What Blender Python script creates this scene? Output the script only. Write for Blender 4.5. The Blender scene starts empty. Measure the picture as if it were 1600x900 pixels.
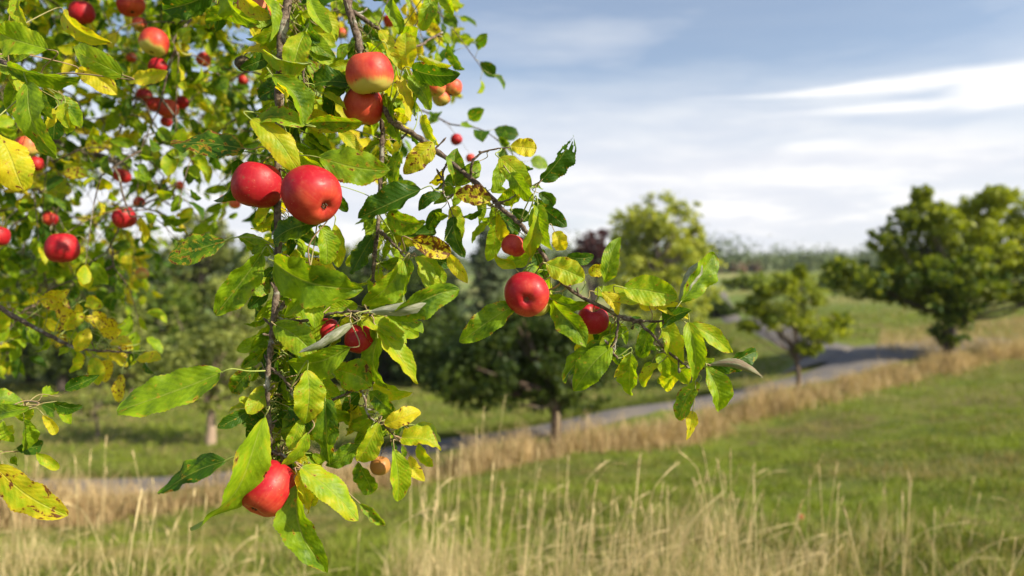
import bpy, math, random
import numpy as np
from mathutils import Vector, Matrix, Euler

R = math.radians
random.seed(7)
rng = np.random.default_rng(11)
S = bpy.context.scene
COL = S.collection

# ------------------------------------------------------------------ camera
F = 1067.0                      # focal length in pixels of the 1600 px wide photograph
EYE = 1.6
cam = bpy.data.cameras.new('camera')
camo = bpy.data.objects.new('camera', cam)
COL.objects.link(camo)
camo.location = (0, 0, EYE)
camo.rotation_euler = (R(90 - 0.54), 0, 0)
cam.sensor_width = 36
cam.lens = 36 * F / 1600
cam.clip_start = 0.05
cam.clip_end = 6000
cam.dof.use_dof = True
cam.dof.focus_distance = 0.86
cam.dof.aperture_fstop = 3.1
S.camera = camo
CM = Euler((R(90 - 0.54), 0, 0)).to_matrix()
CMN = np.array(CM)


def P(px, py, d):
    v = CM @ Vector(((px - 800) / F * d, (450 - py) / F * d, -d))
    return np.array((v.x, v.y, v.z + EYE))


# ------------------------------------------------------------------ light
SUN_AZ = R(116)                 # measured from +Y (view direction) towards +X
SUN_EL = R(34)
sd = Vector((math.sin(SUN_AZ) * math.cos(SUN_EL), math.cos(SUN_AZ) * math.cos(SUN_EL), math.sin(SUN_EL)))
sun = bpy.data.lights.new('sun', 'SUN')
suno = bpy.data.objects.new('sun', sun)
COL.objects.link(suno)
suno.rotation_euler = sd.to_track_quat('Z', 'Y').to_euler()
suno.location = (8, -6, 12)
sun.energy = 5.0
sun.angle = R(0.53)
sun.color = (1.0, 0.90, 0.70)

W = bpy.data.worlds.new('World')
S.world = W
W.use_nodes = True
S.view_settings.view_transform = 'Standard'
S.view_settings.look = 'None'
S.view_settings.gamma = 1
S.view_settings.exposure = 0.80
S.view_settings.use_curve_mapping = False
S.cycles.use_denoising = True
S.cycles.max_bounces = 8
S.cycles.transparent_max_bounces = 6
S.cycles.sample_clamp_indirect = 6


class NT:
    """small helper to write node trees"""
    def __init__(s, tree):
        s.t = tree
        s.n = tree.nodes
        s.l = tree.links

    def put(s, sock, v):
        if v is None:
            return
        if isinstance(v, bpy.types.NodeSocket):
            s.l.new(v, sock)
        elif isinstance(v, (tuple, list)) and len(v) == 3 and sock.type == 'RGBA':
            sock.default_value = (*v, 1)
        else:
            sock.default_value = v

    def m(s, op, a, b=None, c=None, clamp=False):
        n = s.n.new('ShaderNodeMath')
        n.operation = op
        n.use_clamp = clamp
        for i, v in enumerate((a, b, c)):
            s.put(n.inputs[i], v)
        return n.outputs[0]

    def ramp(s, v, a, b, x=0.0, y=1.0, smooth=True):
        n = s.n.new('ShaderNodeMapRange')
        n.interpolation_type = 'SMOOTHSTEP' if smooth else 'LINEAR'
        for i, q in enumerate((v, a, b, x, y)):
            s.put(n.inputs[i], q)
        return n.outputs[0]

    def mix(s, f, a, b, mode='MIX'):
        n = s.n.new('ShaderNodeMix')
        n.data_type = 'RGBA'
        n.blend_type = mode
        s.put(n.inputs[0], f)
        s.put(n.inputs[6], a)
        s.put(n.inputs[7], b)
        return n.outputs[2]

    def noise(s, vec, scale, detail=3, rough=0.5, dist=0.0, out=0):
        n = s.n.new('ShaderNodeTexNoise')
        if vec is not None:
            s.l.new(vec, n.inputs['Vector'])
        n.inputs['Scale'].default_value = scale
        n.inputs['Detail'].default_value = detail
        n.inputs['Roughness'].default_value = rough
        n.inputs['Distortion'].default_value = dist
        return n.outputs[out]

    def xyz(s, x=0.0, y=0.0, z=0.0):
        n = s.n.new('ShaderNodeCombineXYZ')
        for i, v in enumerate((x, y, z)):
            s.put(n.inputs[i], v)
        return n.outputs[0]

    def sep(s, v):
        n = s.n.new('ShaderNodeSeparateXYZ')
        s.l.new(v, n.inputs[0])
        return n.outputs

    def coord(s, which):
        return s.n.new('ShaderNodeTexCoord').outputs[which]

    def attr(s, name, typ='GEOMETRY', out='Fac'):
        n = s.n.new('ShaderNodeAttribute')
        n.attribute_type = typ
        n.attribute_name = name
        return n.outputs[out]

    def bump(s, h, strength=0.3, dist=0.01):
        n = s.n.new('ShaderNodeBump')
        n.inputs['Strength'].default_value = strength
        n.inputs['Distance'].default_value = dist
        s.l.new(h, n.inputs['Height'])
        return n.outputs[0]


# sky: Nishita with thin procedural cloud laid out on world directions
t = NT(W.node_tree)
for n in list(t.n):
    t.n.remove(n)
sky = t.n.new('ShaderNodeTexSky')
sky.sky_type = 'NISHITA'
sky.sun_disc = False
sky.sun_elevation = SUN_EL
sky.sun_rotation = SUN_AZ
sky.air_density = 1.0
sky.dust_density = 1.0
sky.ozone_density = 1.2
SKYK = 0.095
x, y, z = t.sep(t.coord('Generated'))
az = t.m('ARCTAN2', x, y)
hor = t.m('SQRT', t.m('ADD', t.m('MULTIPLY', x, x), t.m('MULTIPLY', y, y)))
el = t.m('DIVIDE', z, t.m('MAXIMUM', hor, 0.05))
wob = t.noise(t.xyz(t.m('MULTIPLY', az, 6.0), t.m('MULTIPLY', el, 20.0)), 1.0, 4, 0.55)
elw = t.m('ADD', el, t.m('MULTIPLY', t.m('SUBTRACT', wob, 0.5), 0.018))
n1 = t.noise(t.xyz(t.m('MULTIPLY', az, 2.2), t.m('MULTIPLY', elw, 9.0), 1.7), 1.0, 5, 0.55, 0.4)
n2 = t.noise(t.xyz(t.m('ADD', t.m('MULTIPLY', az, 5.0), t.m('MULTIPLY', elw, 6.0)), t.m('MULTIPLY', elw, 26.0), 4.0), 1.0, 5, 0.6)
veil = t.ramp(elw, 0.37, 0.15)
veil = t.m('MULTIPLY', veil, t.ramp(n1, 0.25, 0.6, 0.72, 1.0))
hi = t.m('MULTIPLY', t.ramp(n1, 0.42, 0.75), t.ramp(elw, 0.55, 0.3, 0.08, 0.45))
veil = t.m('MAXIMUM', veil, hi)
veil = t.m('ADD', veil, t.m('MULTIPLY', t.m('SUBTRACT', n2, 0.5), 0.22), clamp=True)
veil = t.m('MAXIMUM', veil, 0.14)


def streak(c, h0, h1, a0, a1):
    hw = t.ramp(az, 0.30, 0.66, h0, h1, False)
    cc = t.ramp(az, 0.30, 0.66, c, c - 0.009, False)
    d = t.m('ABSOLUTE', t.m('SUBTRACT', elw, cc))
    s = t.m('MULTIPLY', t.ramp(t.m('DIVIDE', d, hw), 1.6, 0.1), t.ramp(n2, 0.25, 0.6, 0.45, 1.0))
    return t.m('MULTIPLY', s, t.ramp(az, a0, a1, 0, 1))


s1 = streak(0.256, 0.002, 0.013, 0.20, 0.50)
s2 = streak(0.229, 0.002, 0.011, 0.28, 0.54)
fill = t.m('MULTIPLY', t.ramp(az, 0.54, 0.61), t.ramp(t.m('ABSOLUTE', t.m('SUBTRACT', elw, 0.232)), 0.030, 0.014))
puff = t.m('MULTIPLY', t.ramp(az, 0.36, 0.40), t.ramp(az, 0.50, 0.43))
puff = t.m('MULTIPLY', puff, t.ramp(t.m('ABSOLUTE', t.m('SUBTRACT', elw, 0.178)), 0.012, 0.003, 0, 0.6))
low = t.m('MULTIPLY', t.ramp(n2, 0.48, 0.6), t.m('MULTIPLY', t.ramp(elw, 0.03, 0.07), t.ramp(elw, 0.19, 0.10)))
bright = t.m('MAXIMUM', t.m('MAXIMUM', s1, s2), t.m('MAXIMUM', fill, t.m('MAXIMUM', puff, t.m('MULTIPLY', low, 0.5))))
skyc = t.mix(1.0, sky.outputs[0], (SKYK, SKYK, SKYK), 'MULTIPLY')
vcol = t.mix(t.ramp(n2, 0.35, 0.7), (0.49, 0.505, 0.55), (0.59, 0.59, 0.60))
c = t.mix(veil, skyc, vcol)
c = t.mix(bright, c, (0.68, 0.67, 0.655))
below = t.ramp(z, -0.02, 0.0)
c = t.mix(below, (0.10, 0.12, 0.05), c)
bg = t.n.new('ShaderNodeBackground')
t.l.new(c, bg.inputs[0])
bg.inputs[1].default_value = 1.0
wo = t.n.new('ShaderNodeOutputWorld')
t.l.new(bg.outputs[0], wo.inputs[0])


# ------------------------------------------------------------------ generic builders
def tag(o, label=None, cat=None, group=None, kind=None):
    if label:
        o['label'] = label
    if cat:
        o['category'] = cat
    if group:
        o['group'] = group
    if kind:
        o['kind'] = kind
    return o


def mesh(name, V, Q, mats, parent=None, uv=None, col=None, mi=None, smooth=False):
    """V (n,3), Q (m,k) all faces with k corners"""
    V = np.asarray(V, dtype=np.float32)
    Q = np.asarray(Q, dtype=np.int32)
    me = bpy.data.meshes.new(name)
    k = Q.shape[1]
    me.vertices.add(len(V))
    me.vertices.foreach_set('co', V.ravel())
    me.loops.add(Q.size)
    me.loops.foreach_set('vertex_index', Q.ravel())
    me.polygons.add(len(Q))
    me.polygons.foreach_set('loop_start', np.arange(0, Q.size, k, dtype=np.int32))
    try:
        me.polygons.foreach_set('loop_total', np.full(len(Q), k, dtype=np.int32))
    except Exception:
        pass
    for m in (mats if isinstance(mats, (list, tuple)) else [mats]):
        me.materials.append(m)
    if mi is not None:
        me.polygons.foreach_set('material_index', np.asarray(mi, dtype=np.int32))
    if smooth:
        me.polygons.foreach_set('use_smooth', np.ones(len(Q), dtype=bool))
    me.update(calc_edges=True)
    if uv is not None:
        l = me.uv_layers.new(name='UVMap')
        l.data.foreach_set('uv', np.asarray(uv, dtype=np.float32)[Q.ravel()].ravel())
    if col is not None:
        a = me.color_attributes.new('tint', 'FLOAT_COLOR', 'POINT')
        c4 = np.ones((len(V), 4), dtype=np.float32)
        c4[:, :3] = col
        a.data.foreach_set('color', c4.ravel())
    me.validate()
    o = bpy.data.objects.new(name, me)
    COL.objects.link(o)
    if parent is not None:
        o.parent = parent
    return o


def empty(name, loc):
    o = bpy.data.objects.new(name, None)
    o.empty_display_size = 0.1
    COL.objects.link(o)
    o.location = loc
    return o


class Acc:
    """collects quads with per-vertex uv and colour"""
    def __init__(s):
        s.V, s.Q, s.U, s.C, s.M, s.n = [], [], [], [], [], 0

    def add(s, V, Q, uv=None, col=(0, 0, 0), mi=0):
        s.V.append(V)
        s.Q.append(Q + s.n)
        s.U.append(uv if uv is not None else np.zeros((len(V), 2)))
        s.C.append(np.broadcast_to(np.asarray(col, dtype=float), (len(V), 3)))
        s.M.append(np.full(len(Q), mi))
        s.n += len(V)

    def build(s, name, mats, parent=None, origin=None, smooth=True):
        V = np.concatenate(s.V)
        if origin is not None:
            V = V - np.asarray(origin)
        o = mesh(name, V, np.concatenate(s.Q), mats, parent, np.concatenate(s.U), np.concatenate(s.C), np.concatenate(s.M), smooth)
        return o


def unit(v):
    return v / (np.linalg.norm(v) + 1e-12)


def catmull(pts, sub=6):
    pts = np.asarray(pts, dtype=float)
    if len(pts) < 3:
        tt = np.linspace(0, 1, sub + 1)[:, None]
        return pts[0] * (1 - tt) + pts[-1] * tt
    p = np.vstack([2 * pts[0] - pts[1], pts, 2 * pts[-1] - pts[-2]])
    out = []
    for i in range(1, len(p) - 2):
        for k in range(sub):
            u = k / sub
            a, b, c_, d = p[i - 1], p[i], p[i + 1], p[i + 2]
            out.append(0.5 * (2 * b + (c_ - a) * u + (2 * a - 5 * b + 4 * c_ - d) * u * u + (3 * b - a - 3 * c_ + d) * u ** 3))
    out.append(p[-2])
    return np.array(out)


def tube(path, rad, sides=7, knob=0.0, seed=0):
    """path (n,3), rad (n,) -> V,Q,uv (closed ring along, with capped ends pinched)"""
    path = np.asarray(path, dtype=float)
    rad = np.broadcast_to(np.asarray(rad, dtype=float), (len(path),)).copy()
    if knob:
        r_ = np.random.default_rng(seed)
        rad = rad * (1 + knob * r_.standard_normal(len(rad)))
        rad = np.maximum(rad, 1e-5)
    T = np.gradient(path, axis=0)
    T /= (np.linalg.norm(T, axis=1)[:, None] + 1e-12)
    up = np.array((0.31, 0.9, 0.2))
    A = np.cross(T, up)
    A /= (np.linalg.norm(A, axis=1)[:, None] + 1e-12)
    B = np.cross(T, A)
    th = np.linspace(0, 2 * np.pi, sides, endpoint=False)
    path = np.vstack([path[:1], path, path[-1:]])
    rad = np.concatenate([[rad[0] * 0.02], rad, [rad[-1] * 0.02]])
    A = np.vstack([A[:1], A, A[-1:]])
    B = np.vstack([B[:1], B, B[-1:]])
    V = path[:, None, :] + rad[:, None, None] * (np.cos(th)[None, :, None] * A[:, None, :] + np.sin(th)[None, :, None] * B[:, None, :])
    n = len(path)
    i = np.arange(n - 1)[:, None] * sides
    j = np.arange(sides)[None, :]
    j2 = (j + 1) % sides
    Q = np.stack([i + j, i + j2, i + sides + j2, i + sides + j], axis=-1).reshape(-1, 4)
    L = np.concatenate([[0], np.cumsum(np.linalg.norm(np.diff(path, axis=0), axis=1))])
    uv = np.stack([np.broadcast_to(th / 6.283, (n, sides)), np.broadcast_to(L[:, None], (n, sides))], axis=-1).reshape(-1, 2)
    return V.reshape(-1, 3), Q, uv


# ------------------------------------------------------------------ materials
def newmat(name):
    m = bpy.data.materials.new(name)
    m.use_nodes = True
    tt = NT(m.node_tree)
    for n in list(tt.n):
        tt.n.remove(n)
    return m, tt


def finish(tt, col, rough=0.6, trans=None, tcol=None, normal=None, spec=0.4, coat=0.0, sss=0.0, disp=None):
    p = tt.n.new('ShaderNodeBsdfPrincipled')
    tt.put(p.inputs['Base Color'], col)
    tt.put(p.inputs['Roughness'], rough)
    tt.put(p.inputs['Specular IOR Level'], spec)
    if coat:
        p.inputs['Coat Weight'].default_value = coat
        p.inputs['Coat Roughness'].default_value = 0.25
    if sss:
        p.inputs['Subsurface Weight'].default_value = sss
        p.inputs['Subsurface Radius'].default_value = (1.0, 0.35, 0.15)
        p.inputs['Subsurface Scale'].default_value = 0.006
    if normal is not None:
        tt.put(p.inputs['Normal'], normal)
    out = p.outputs[0]
    if trans is not None:
        tr = tt.n.new('ShaderNodeBsdfTranslucent')
        tt.put(tr.inputs[0], tcol if tcol is not None else col)
        if normal is not None:
            tt.put(tr.inputs['Normal'], normal)
        mx = tt.n.new('ShaderNodeMixShader')
        tt.put(mx.inputs[0], trans)
        tt.l.new(out, mx.inputs[1])
        tt.l.new(tr.outputs[0], mx.inputs[2])
        out = mx.outputs[0]
    o = tt.n.new('ShaderNodeOutputMaterial')
    tt.l.new(out, o.inputs[0])


def leaf_material():
    m, q = newmat('apple_leaf')
    a = q.sep(q.attr('tint', out='Vector'))       # x yellowing, y browning, z seed
    u, v, _ = q.sep(q.coord('UV'))                # u across -1..1 (stored 0..1), v along
    uc = q.m('ABSOLUTE', q.m('SUBTRACT', q.m('MULTIPLY', u, 2.0), 1.0))
    vec = q.xyz(q.m('MULTIPLY', u, 0.6), v, q.m('MULTIPLY', a[2], 37.0))
    nb = q.noise(vec, 3.2, 4, 0.6)
    nf = q.noise(vec, 16.0, 3, 0.6)
    ns = q.noise(vec, 9.0, 2, 0.5)
    # yellowing: strongest at margin, between veins
    yl = q.m('ADD', a[0], q.m('MULTIPLY', q.m('SUBTRACT', nb, 0.5), 1.3))
    yl = q.m('ADD', yl, q.m('MULTIPLY', q.m('POWER', uc, 3.0), 0.12))
    yl = q.m('ADD', yl, q.m('MULTIPLY', q.m('SUBTRACT', nf, 0.5), 0.35))
    g0 = (0.040, 0.110, 0.006)
    g1 = (0.250, 0.390, 0.010)
    g2 = (0.600, 0.520, 0.022)
    c1 = q.mix(q.ramp(yl, 0.0, 0.5, 0, 1, False), g0, g1)
    c1 = q.mix(q.ramp(yl, 0.5, 1.05, 0, 1, False), c1, g2)
    # veins
    ph = q.m('ADD', q.m('MULTIPLY', q.m('ADD', v, q.m('MULTIPLY', nb, 0.10)), q.m('ADD', 9.0, q.m('MULTIPLY', a[2], 4.0))), q.m('MULTIPLY', uc, -2.6))
    tri = q.m('ABSOLUTE', q.m('SUBTRACT', q.m('FRACT', ph), 0.5))
    lat = q.ramp(tri, 0.40, 0.49)
    mid = q.ramp(uc, 0.07, 0.02)
    veins = q.m('MAXIMUM', q.m('MULTIPLY', lat, 0.22), mid)
    c1 = q.mix(q.m('MULTIPLY', veins, 0.6), c1, q.mix(0.5, c1, (0.42, 0.46, 0.12)))
    # brown lesions
    br = q.m('ADD', q.m('MULTIPLY', ns, 1.0), q.m('MULTIPLY', q.m('SUBTRACT', nf, 0.5), 0.35))
    br = q.m('ADD', br, q.m('MULTIPLY', q.m('POWER', q.m('MAXIMUM', uc, q.m('SUBTRACT', v, 0.1)), 5.0), 0.10))
    thr = q.ramp(a[1], 0.0, 1.0, 0.80, 0.42, False)
    bm = q.ramp(q.m('SUBTRACT', br, thr), 0.0, 0.035)
    halo = q.ramp(q.m('SUBTRACT', br, thr), -0.10, 0.0)
    c1 = q.mix(q.m('MULTIPLY', halo, 0.6), c1, (0.50, 0.30, 0.03))
    c1 = q.mix(bm, c1, q.mix(nf, (0.06, 0.018, 0.008), (0.22, 0.09, 0.02)))
    # felted pale underside
    geo = q.n.new('ShaderNodeNewGeometry')
    back = q.mix(0.55, c1, (0.34, 0.38, 0.25))
    c2 = q.mix(geo.outputs['Backfacing'], c1, back)
    quilt = q.m('ADD', q.m('MULTIPLY', q.m('SUBTRACT', 0.5, tri), -0.6), q.m('MULTIPLY', nf, 0.9))
    quilt = q.m('SUBTRACT', quilt, q.m('MULTIPLY', mid, 0.6))
    tc = q.mix(1.0, c1, (1.9, 1.7, 0.45), 'MULTIPLY')
    finish(q, c2, rough=q.m('ADD', 0.46, q.m('MULTIPLY', geo.outputs['Backfacing'], 0.3)), trans=0.48, tcol=tc,
           normal=q.bump(quilt, 0.65, 0.0012), spec=0.28)
    return m


def felt_leaf_material():
    m, q = newmat('felted_leaf_underside')
    u, v, _ = q.sep(q.coord('UV'))
    a = q.sep(q.attr('tint', out='Vector'))
    vec = q.xyz(u, v, q.m('MULTIPLY', a[2], 37.0))
    uc = q.m('ABSOLUTE', q.m('SUBTRACT', q.m('MULTIPLY', u, 2.0), 1.0))
    nb = q.noise(vec, 6, 4, 0.6)
    ph = q.m('ADD', q.m('MULTIPLY', v, 11.0), q.m('MULTIPLY', uc, -2.6))
    tri = q.m('ABSOLUTE', q.m('SUBTRACT', q.m('FRACT', ph), 0.5))
    c_ = q.mix(q.ramp(nb, 0.3, 0.7), (0.19, 0.22, 0.11), (0.42, 0.42, 0.33))
    c_ = q.mix(q.ramp(tri, 0.40, 0.49, 0, 0.12), c_, (0.50, 0.48, 0.38))
    c_ = q.mix(q.m('MULTIPLY', a[1], q.ramp(nb, 0.35, 0.6)), c_, (0.16, 0.07, 0.04))
    finish(q, c_, 0.8, trans=0.2, tcol=(0.4, 0.45, 0.1), normal=q.bump(nb, 0.8, 0.0015), spec=0.2)
    return m


def bark_material(name, a, b, scale=60, bump=0.004, lichen=0.0):
    m, q = newmat(name)
    ob = q.coord('Object')
    n_ = q.noise(ob, scale, 5, 0.65)
    n2_ = q.noise(ob, scale * 0.22, 3, 0.5)
    c_ = q.mix(q.ramp(n_, 0.3, 0.7), a, b)
    if lichen:
        c_ = q.mix(q.ramp(n2_, 0.56, 0.66, 0, lichen), c_, (0.42, 0.42, 0.36))
    finish(q, c_, 0.8, normal=q.bump(n_, 0.8, bump), spec=0.25)
    return m


def petiole_material():
    m, q = newmat('petiole')
    a = q.sep(q.attr('tint', out='Vector'))
    c_ = q.mix(q.ramp(a[2], 0.2, 0.8), (0.26, 0.32, 0.07), (0.30, 0.20, 0.12))
    finish(q, c_, 0.5, spec=0.4)
    return m


def apple_material():
    m, q = newmat('apple_skin')
    ob = q.coord('Object')
    x_, y_, z_ = q.sep(ob)
    blush = q.attr('blush', 'OBJECT')
    seed = q.attr('seed', 'OBJECT')
    under = q.attr('under', 'OBJECT')     # how far the ground colour climbs from the calyx end
    dull = q.attr('dull', 'OBJECT')
    ang = q.m('ARCTAN2', y_, x_)
    # coordinates in radii
    rx = q.m('MULTIPLY', x_, 28.0)
    ry = q.m('MULTIPLY', y_, 28.0)
    rz = q.m('MULTIPLY', z_, 28.0)
    nv = q.xyz(q.m('ADD', rx, q.m('MULTIPLY', seed, 9.0)), ry, rz)
    n_ = q.noise(nv, 1.3, 3, 0.5)
    cs = q.m('COSINE', ang)
    sn = q.m('SINE', ang)
    st = q.noise(q.xyz(q.m('MULTIPLY', cs, 9.0), q.m('MULTIPLY', sn, 9.0), q.m('MULTIPLY', rz, 0.5)), 1.5, 4, 0.6)
    side = q.m('MULTIPLY', rx, 0.16)
    f = q.m('ADD', blush, q.m('MULTIPLY', q.m('SUBTRACT', n_, 0.5), 0.9))
    f = q.m('ADD', f, q.m('MULTIPLY', q.m('SUBTRACT', st, 0.5), 0.35))
    f = q.m('ADD', f, side)
    f = q.m('SUBTRACT', f, q.m('MULTIPLY', under, q.ramp(rz, 0.1, -0.9)))
    ground = q.mix(n_, (0.42, 0.40, 0.07), (0.62, 0.46, 0.13))
    mid_ = (0.60, 0.085, 0.038)
    deep = q.mix(st, (0.27, 0.002, 0.010), (0.42, 0.009, 0.018))
    c_ = q.mix(q.ramp(f, 0.0, 0.45), ground, mid_)
    c_ = q.mix(q.ramp(f, 0.35, 0.95), c_, deep)
    vor = q.n.new('ShaderNodeTexVoronoi')
    q.l.new(nv, vor.inputs['Vector'])
    vor.inputs['Scale'].default_value = 7.0
    dots = q.ramp(vor.outputs['Distance'], 0.10, 0.05)
    c_ = q.mix(q.m('MULTIPLY', dots, 0.6), c_, (0.60, 0.36, 0.18))
    sv = q.n.new('ShaderNodeTexVoronoi')
    q.l.new(nv, sv.inputs['Vector'])
    sv.inputs['Scale'].default_value = 1.6
    scab = q.ramp(q.m('ADD', sv.outputs['Distance'], q.m('MULTIPLY', q.noise(nv, 12, 3, 0.6), 0.10)), 0.15, 0.11)
    c_ = q.mix(q.m('MULTIPLY', scab, 0.55), c_, (0.16, 0.06, 0.025))
    bloom = q.noise(nv, 4.0, 5, 0.7)
    c_ = q.mix(q.ramp(bloom, 0.48, 0.75, 0, 0.12), c_, (0.62, 0.26, 0.16))
    # russet in the stem cavity and dark calyx basin
    rad = q.m('SQRT', q.m('ADD', q.m('MULTIPLY', rx, rx), q.m('MULTIPLY', ry, ry)))
    top = q.m('MULTIPLY', q.ramp(q.m('ADD', rad, q.m('MULTIPLY', n_, 0.2)), 0.42, 0.22), q.ramp(rz, 0.0, 0.3))
    c_ = q.mix(q.m('MULTIPLY', top, 0.7), c_, (0.20, 0.13, 0.05))
    bot = q.m('MULTIPLY', q.ramp(q.m('ADD', rad, q.m('MULTIPLY', n_, 0.12)), 0.22, 0.10), q.ramp(rz, 0.0, -0.3))
    c_ = q.mix(q.m('MULTIPLY', bot, 0.6), c_, (0.16, 0.08, 0.03))
    c_ = q.mix(dull, c_, q.mix(n_, (0.30, 0.13, 0.03), (0.40, 0.22, 0.07)))
    fine = q.noise(nv, 9.0, 4, 0.6)
    finish(q, c_, rough=q.ramp(fine, 0.3, 0.7, 0.40, 0.58), normal=q.bump(fine, 0.12, 0.001), spec=0.32, sss=0.10)
    return m


def crown_material(name, dark, light, trans=0.35, ylw=(1.4, 1.4, 0.6)):
    m, q = newmat(name)
    a = q.sep(q.attr('tint', out='Vector'))
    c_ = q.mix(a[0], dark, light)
    c_ = q.mix(q.m('MULTIPLY', a[1], 0.5), c_, q.mix(1.0, c_, (1.7, 1.4, 0.9), 'MULTIPLY'))
    finish(q, c_, 0.55, trans=trans, tcol=q.mix(1.0, c_, ylw, 'MULTIPLY'), spec=0.3)
    return m


def grass_material(name, a, b, dry, trans=0.3):
    m, q = newmat(name)
    t_ = q.sep(q.attr('tint', out='Vector'))
    c_ = q.mix(t_[0], a, b)
    c_ = q.mix(t_[1], c_, dry)
    finish(q, c_, 0.6, trans=trans, tcol=q.mix(1.0, c_, (1.3, 1.3, 0.7), 'MULTIPLY'), spec=0.25)
    return m


def ground_material():
    m, q = newmat('meadow_ground')
    ob = q.coord('Object')
    n1_ = q.noise(ob, 0.35, 5, 0.6)
    n2_ = q.noise(ob, 2.2, 5, 0.65)
    n3_ = q.noise(ob, 14.0, 4, 0.6)
    px_, py_, pz_ = q.sep(ob)
    far = q.ramp(py_, 24, 60)
    g = q.mix(q.ramp(n2_, 0.3, 0.7), (0.090, 0.130, 0.018), (0.200, 0.225, 0.038))
    g = q.mix(q.ramp(n1_, 0.45, 0.68, 0, 0.7), g, (0.190, 0.140, 0.070))
    g = q.mix(q.ramp(n2_, 0.56, 0.66, 0, 0.8), g, (0.15, 0.105, 0.06))
    g = q.mix(q.ramp(n3_, 0.35, 0.75, 0, 0.45), g, (0.045, 0.060, 0.018))
    fcol = q.mix(q.ramp(q.noise(q.xyz(q.m('MULTIPLY', px_, 0.5), py_, 0.0), 0.09, 4, 0.6), 0.4, 0.65), (0.13, 0.19, 0.05), (0.30, 0.27, 0.11))
    g = q.mix(far, g, fcol)
    finish(q, g, 0.95, normal=q.bump(n3_, 0.7, 0.05), spec=0.1)
    return m


def road_material():
    m, q = newmat('worn_asphalt')
    ob = q.coord('Object')
    n_ = q.noise(ob, 90, 4, 0.7)
    n2_ = q.noise(ob, 1.5, 4, 0.6)
    c_ = q.mix(q.ramp(n_, 0.3, 0.7), (0.085, 0.078, 0.080), (0.165, 0.150, 0.145))
    c_ = q.mix(q.ramp(n2_, 0.45, 0.62, 0, 0.7), c_, (0.20, 0.17, 0.13))
    finish(q, c_, 0.85, normal=q.bump(n_, 0.6, 0.006), spec=0.3)
    return m


LEAF = leaf_material()
FELT = felt_leaf_material()
PET = petiole_material()
TWIG = bark_material('apple_twig_bark', (0.045, 0.028, 0.020), (0.20, 0.150, 0.115), 200, 0.003, 0.6)
LIMB = bark_material('apple_limb_bark', (0.05, 0.038, 0.03), (0.17, 0.14, 0.115), 40, 0.008, 0.6)
BARK = bark_material('grey_brown_bark', (0.09, 0.065, 0.05), (0.30, 0.23, 0.18), 22, 0.02, 0.3)
TRUNKB = bark_material('brown_bark', (0.05, 0.034, 0.025), (0.19, 0.135, 0.10), 22, 0.02, 0.2)
PALEBARK = bark_material('pale_bark', (0.20, 0.14, 0.10), (0.48, 0.36, 0.27), 22, 0.02, 0.3)
DARKBARK = bark_material('dark_bark', (0.03, 0.024, 0.02), (0.10, 0.08, 0.065), 18, 0.02, 0.2)
APPLE = apple_material()
GROUND = ground_material()
ROAD = road_material()
LAWN = grass_material('lawn_blades', (0.060, 0.100, 0.008), (0.235, 0.295, 0.028), (0.36, 0.28, 0.12))
STRAW = grass_material('dry_straw', (0.40, 0.30, 0.14), (0.74, 0.61, 0.36), (0.14, 0.21, 0.035), 0.25)
VERGEM = grass_material('dry_verge_straw', (0.25, 0.16, 0.075), (0.62, 0.47, 0.26), (0.13, 0.15, 0.04), 0.25)

# ------------------------------------------------------------------ terrain
ctrl = []
for px, py, d in (
        (800, 900, 3.7), (1600, 900, 3.4), (0, 900, 3.9), (400, 850, 5.4), (1200, 760, 6.2), (1600, 700, 7.2), (800, 800, 5.6),
        (0, 828, 8.0), (400, 792, 8.7), (700, 748, 9.5), (867, 722, 10.0), (1000, 706, 10.6), (1150, 680, 11.8), (1250, 645, 13.0), (1400, 608, 14.5), (1500, 583, 15.8), (1600, 565, 17.0),
        (0, 775, 9.5), (400, 757, 10.3), (700, 705, 11.8), (867, 680, 12.3), (1000, 655, 13.0), (1250, 605, 15.2), (1400, 568, 17.5), (1480, 552, 19.0),
        (150, 744, 11.5), (400, 724, 12.4), (700, 680, 14.0), (867, 656, 14.8), (1000, 633, 15.8), (1150, 605, 17.0),
        (1250, 552, 21.0), (1340, 541, 22.0), (1470, 534, 23.5), (1180, 500, 32.0), (1115, 457, 60.0), (1240, 520, 27.0),
        (1400, 452, 70.0), (1600, 500, 28.0), (1600, 436, 90.0), (1200, 436, 100.0), (1400, 490, 36.0),
        (0, 600, 35.0), (300, 655, 20.0), (300, 592, 36.0), (700, 625, 20.0), (900, 600, 26.0), (550, 590, 36.0),
        (0, 680, 17.0), (900, 560, 40.0), (1050, 540, 30.0), (700, 540, 60.0), (0, 520, 90.0), (1000, 470, 90.0)):
    ctrl.append(P(px, py, d))
ctrl += [np.array(v, dtype=float) for v in (
    (0, 0, 0), (-4, 2, 0.0), (4, 1, 0.15), (-8, -6, 0.3), (8, -6, 0.5), (0, -12, 0.6), (-25, 10, -2.0), (25, 10, 0.9), (30, -30, 1.6), (-30, -30, 0),
    (-120, 60, -4), (-150, 200, 3), (120, 60, 6), (-40, 250, 5), (150, 200, 5), (60, 250, 6), (140, 300, 8), (0, 300, 7), (-200, 300, 8), (250, 250, 8),
    (0, 500, 12), (300, 600, 14), (-300, 600, 14), (-600, 100, 10), (600, 100, 12), (0, -400, 0), (900, 900, 20), (-900, 900, 20), (0, 1200, 18),
    (900, -600, 5), (-900, -600, 5))]
ctrl = np.array(ctrl)
CC = 1.2


def _phi(r2):
    return -np.sqrt(r2 + CC * CC)


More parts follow.
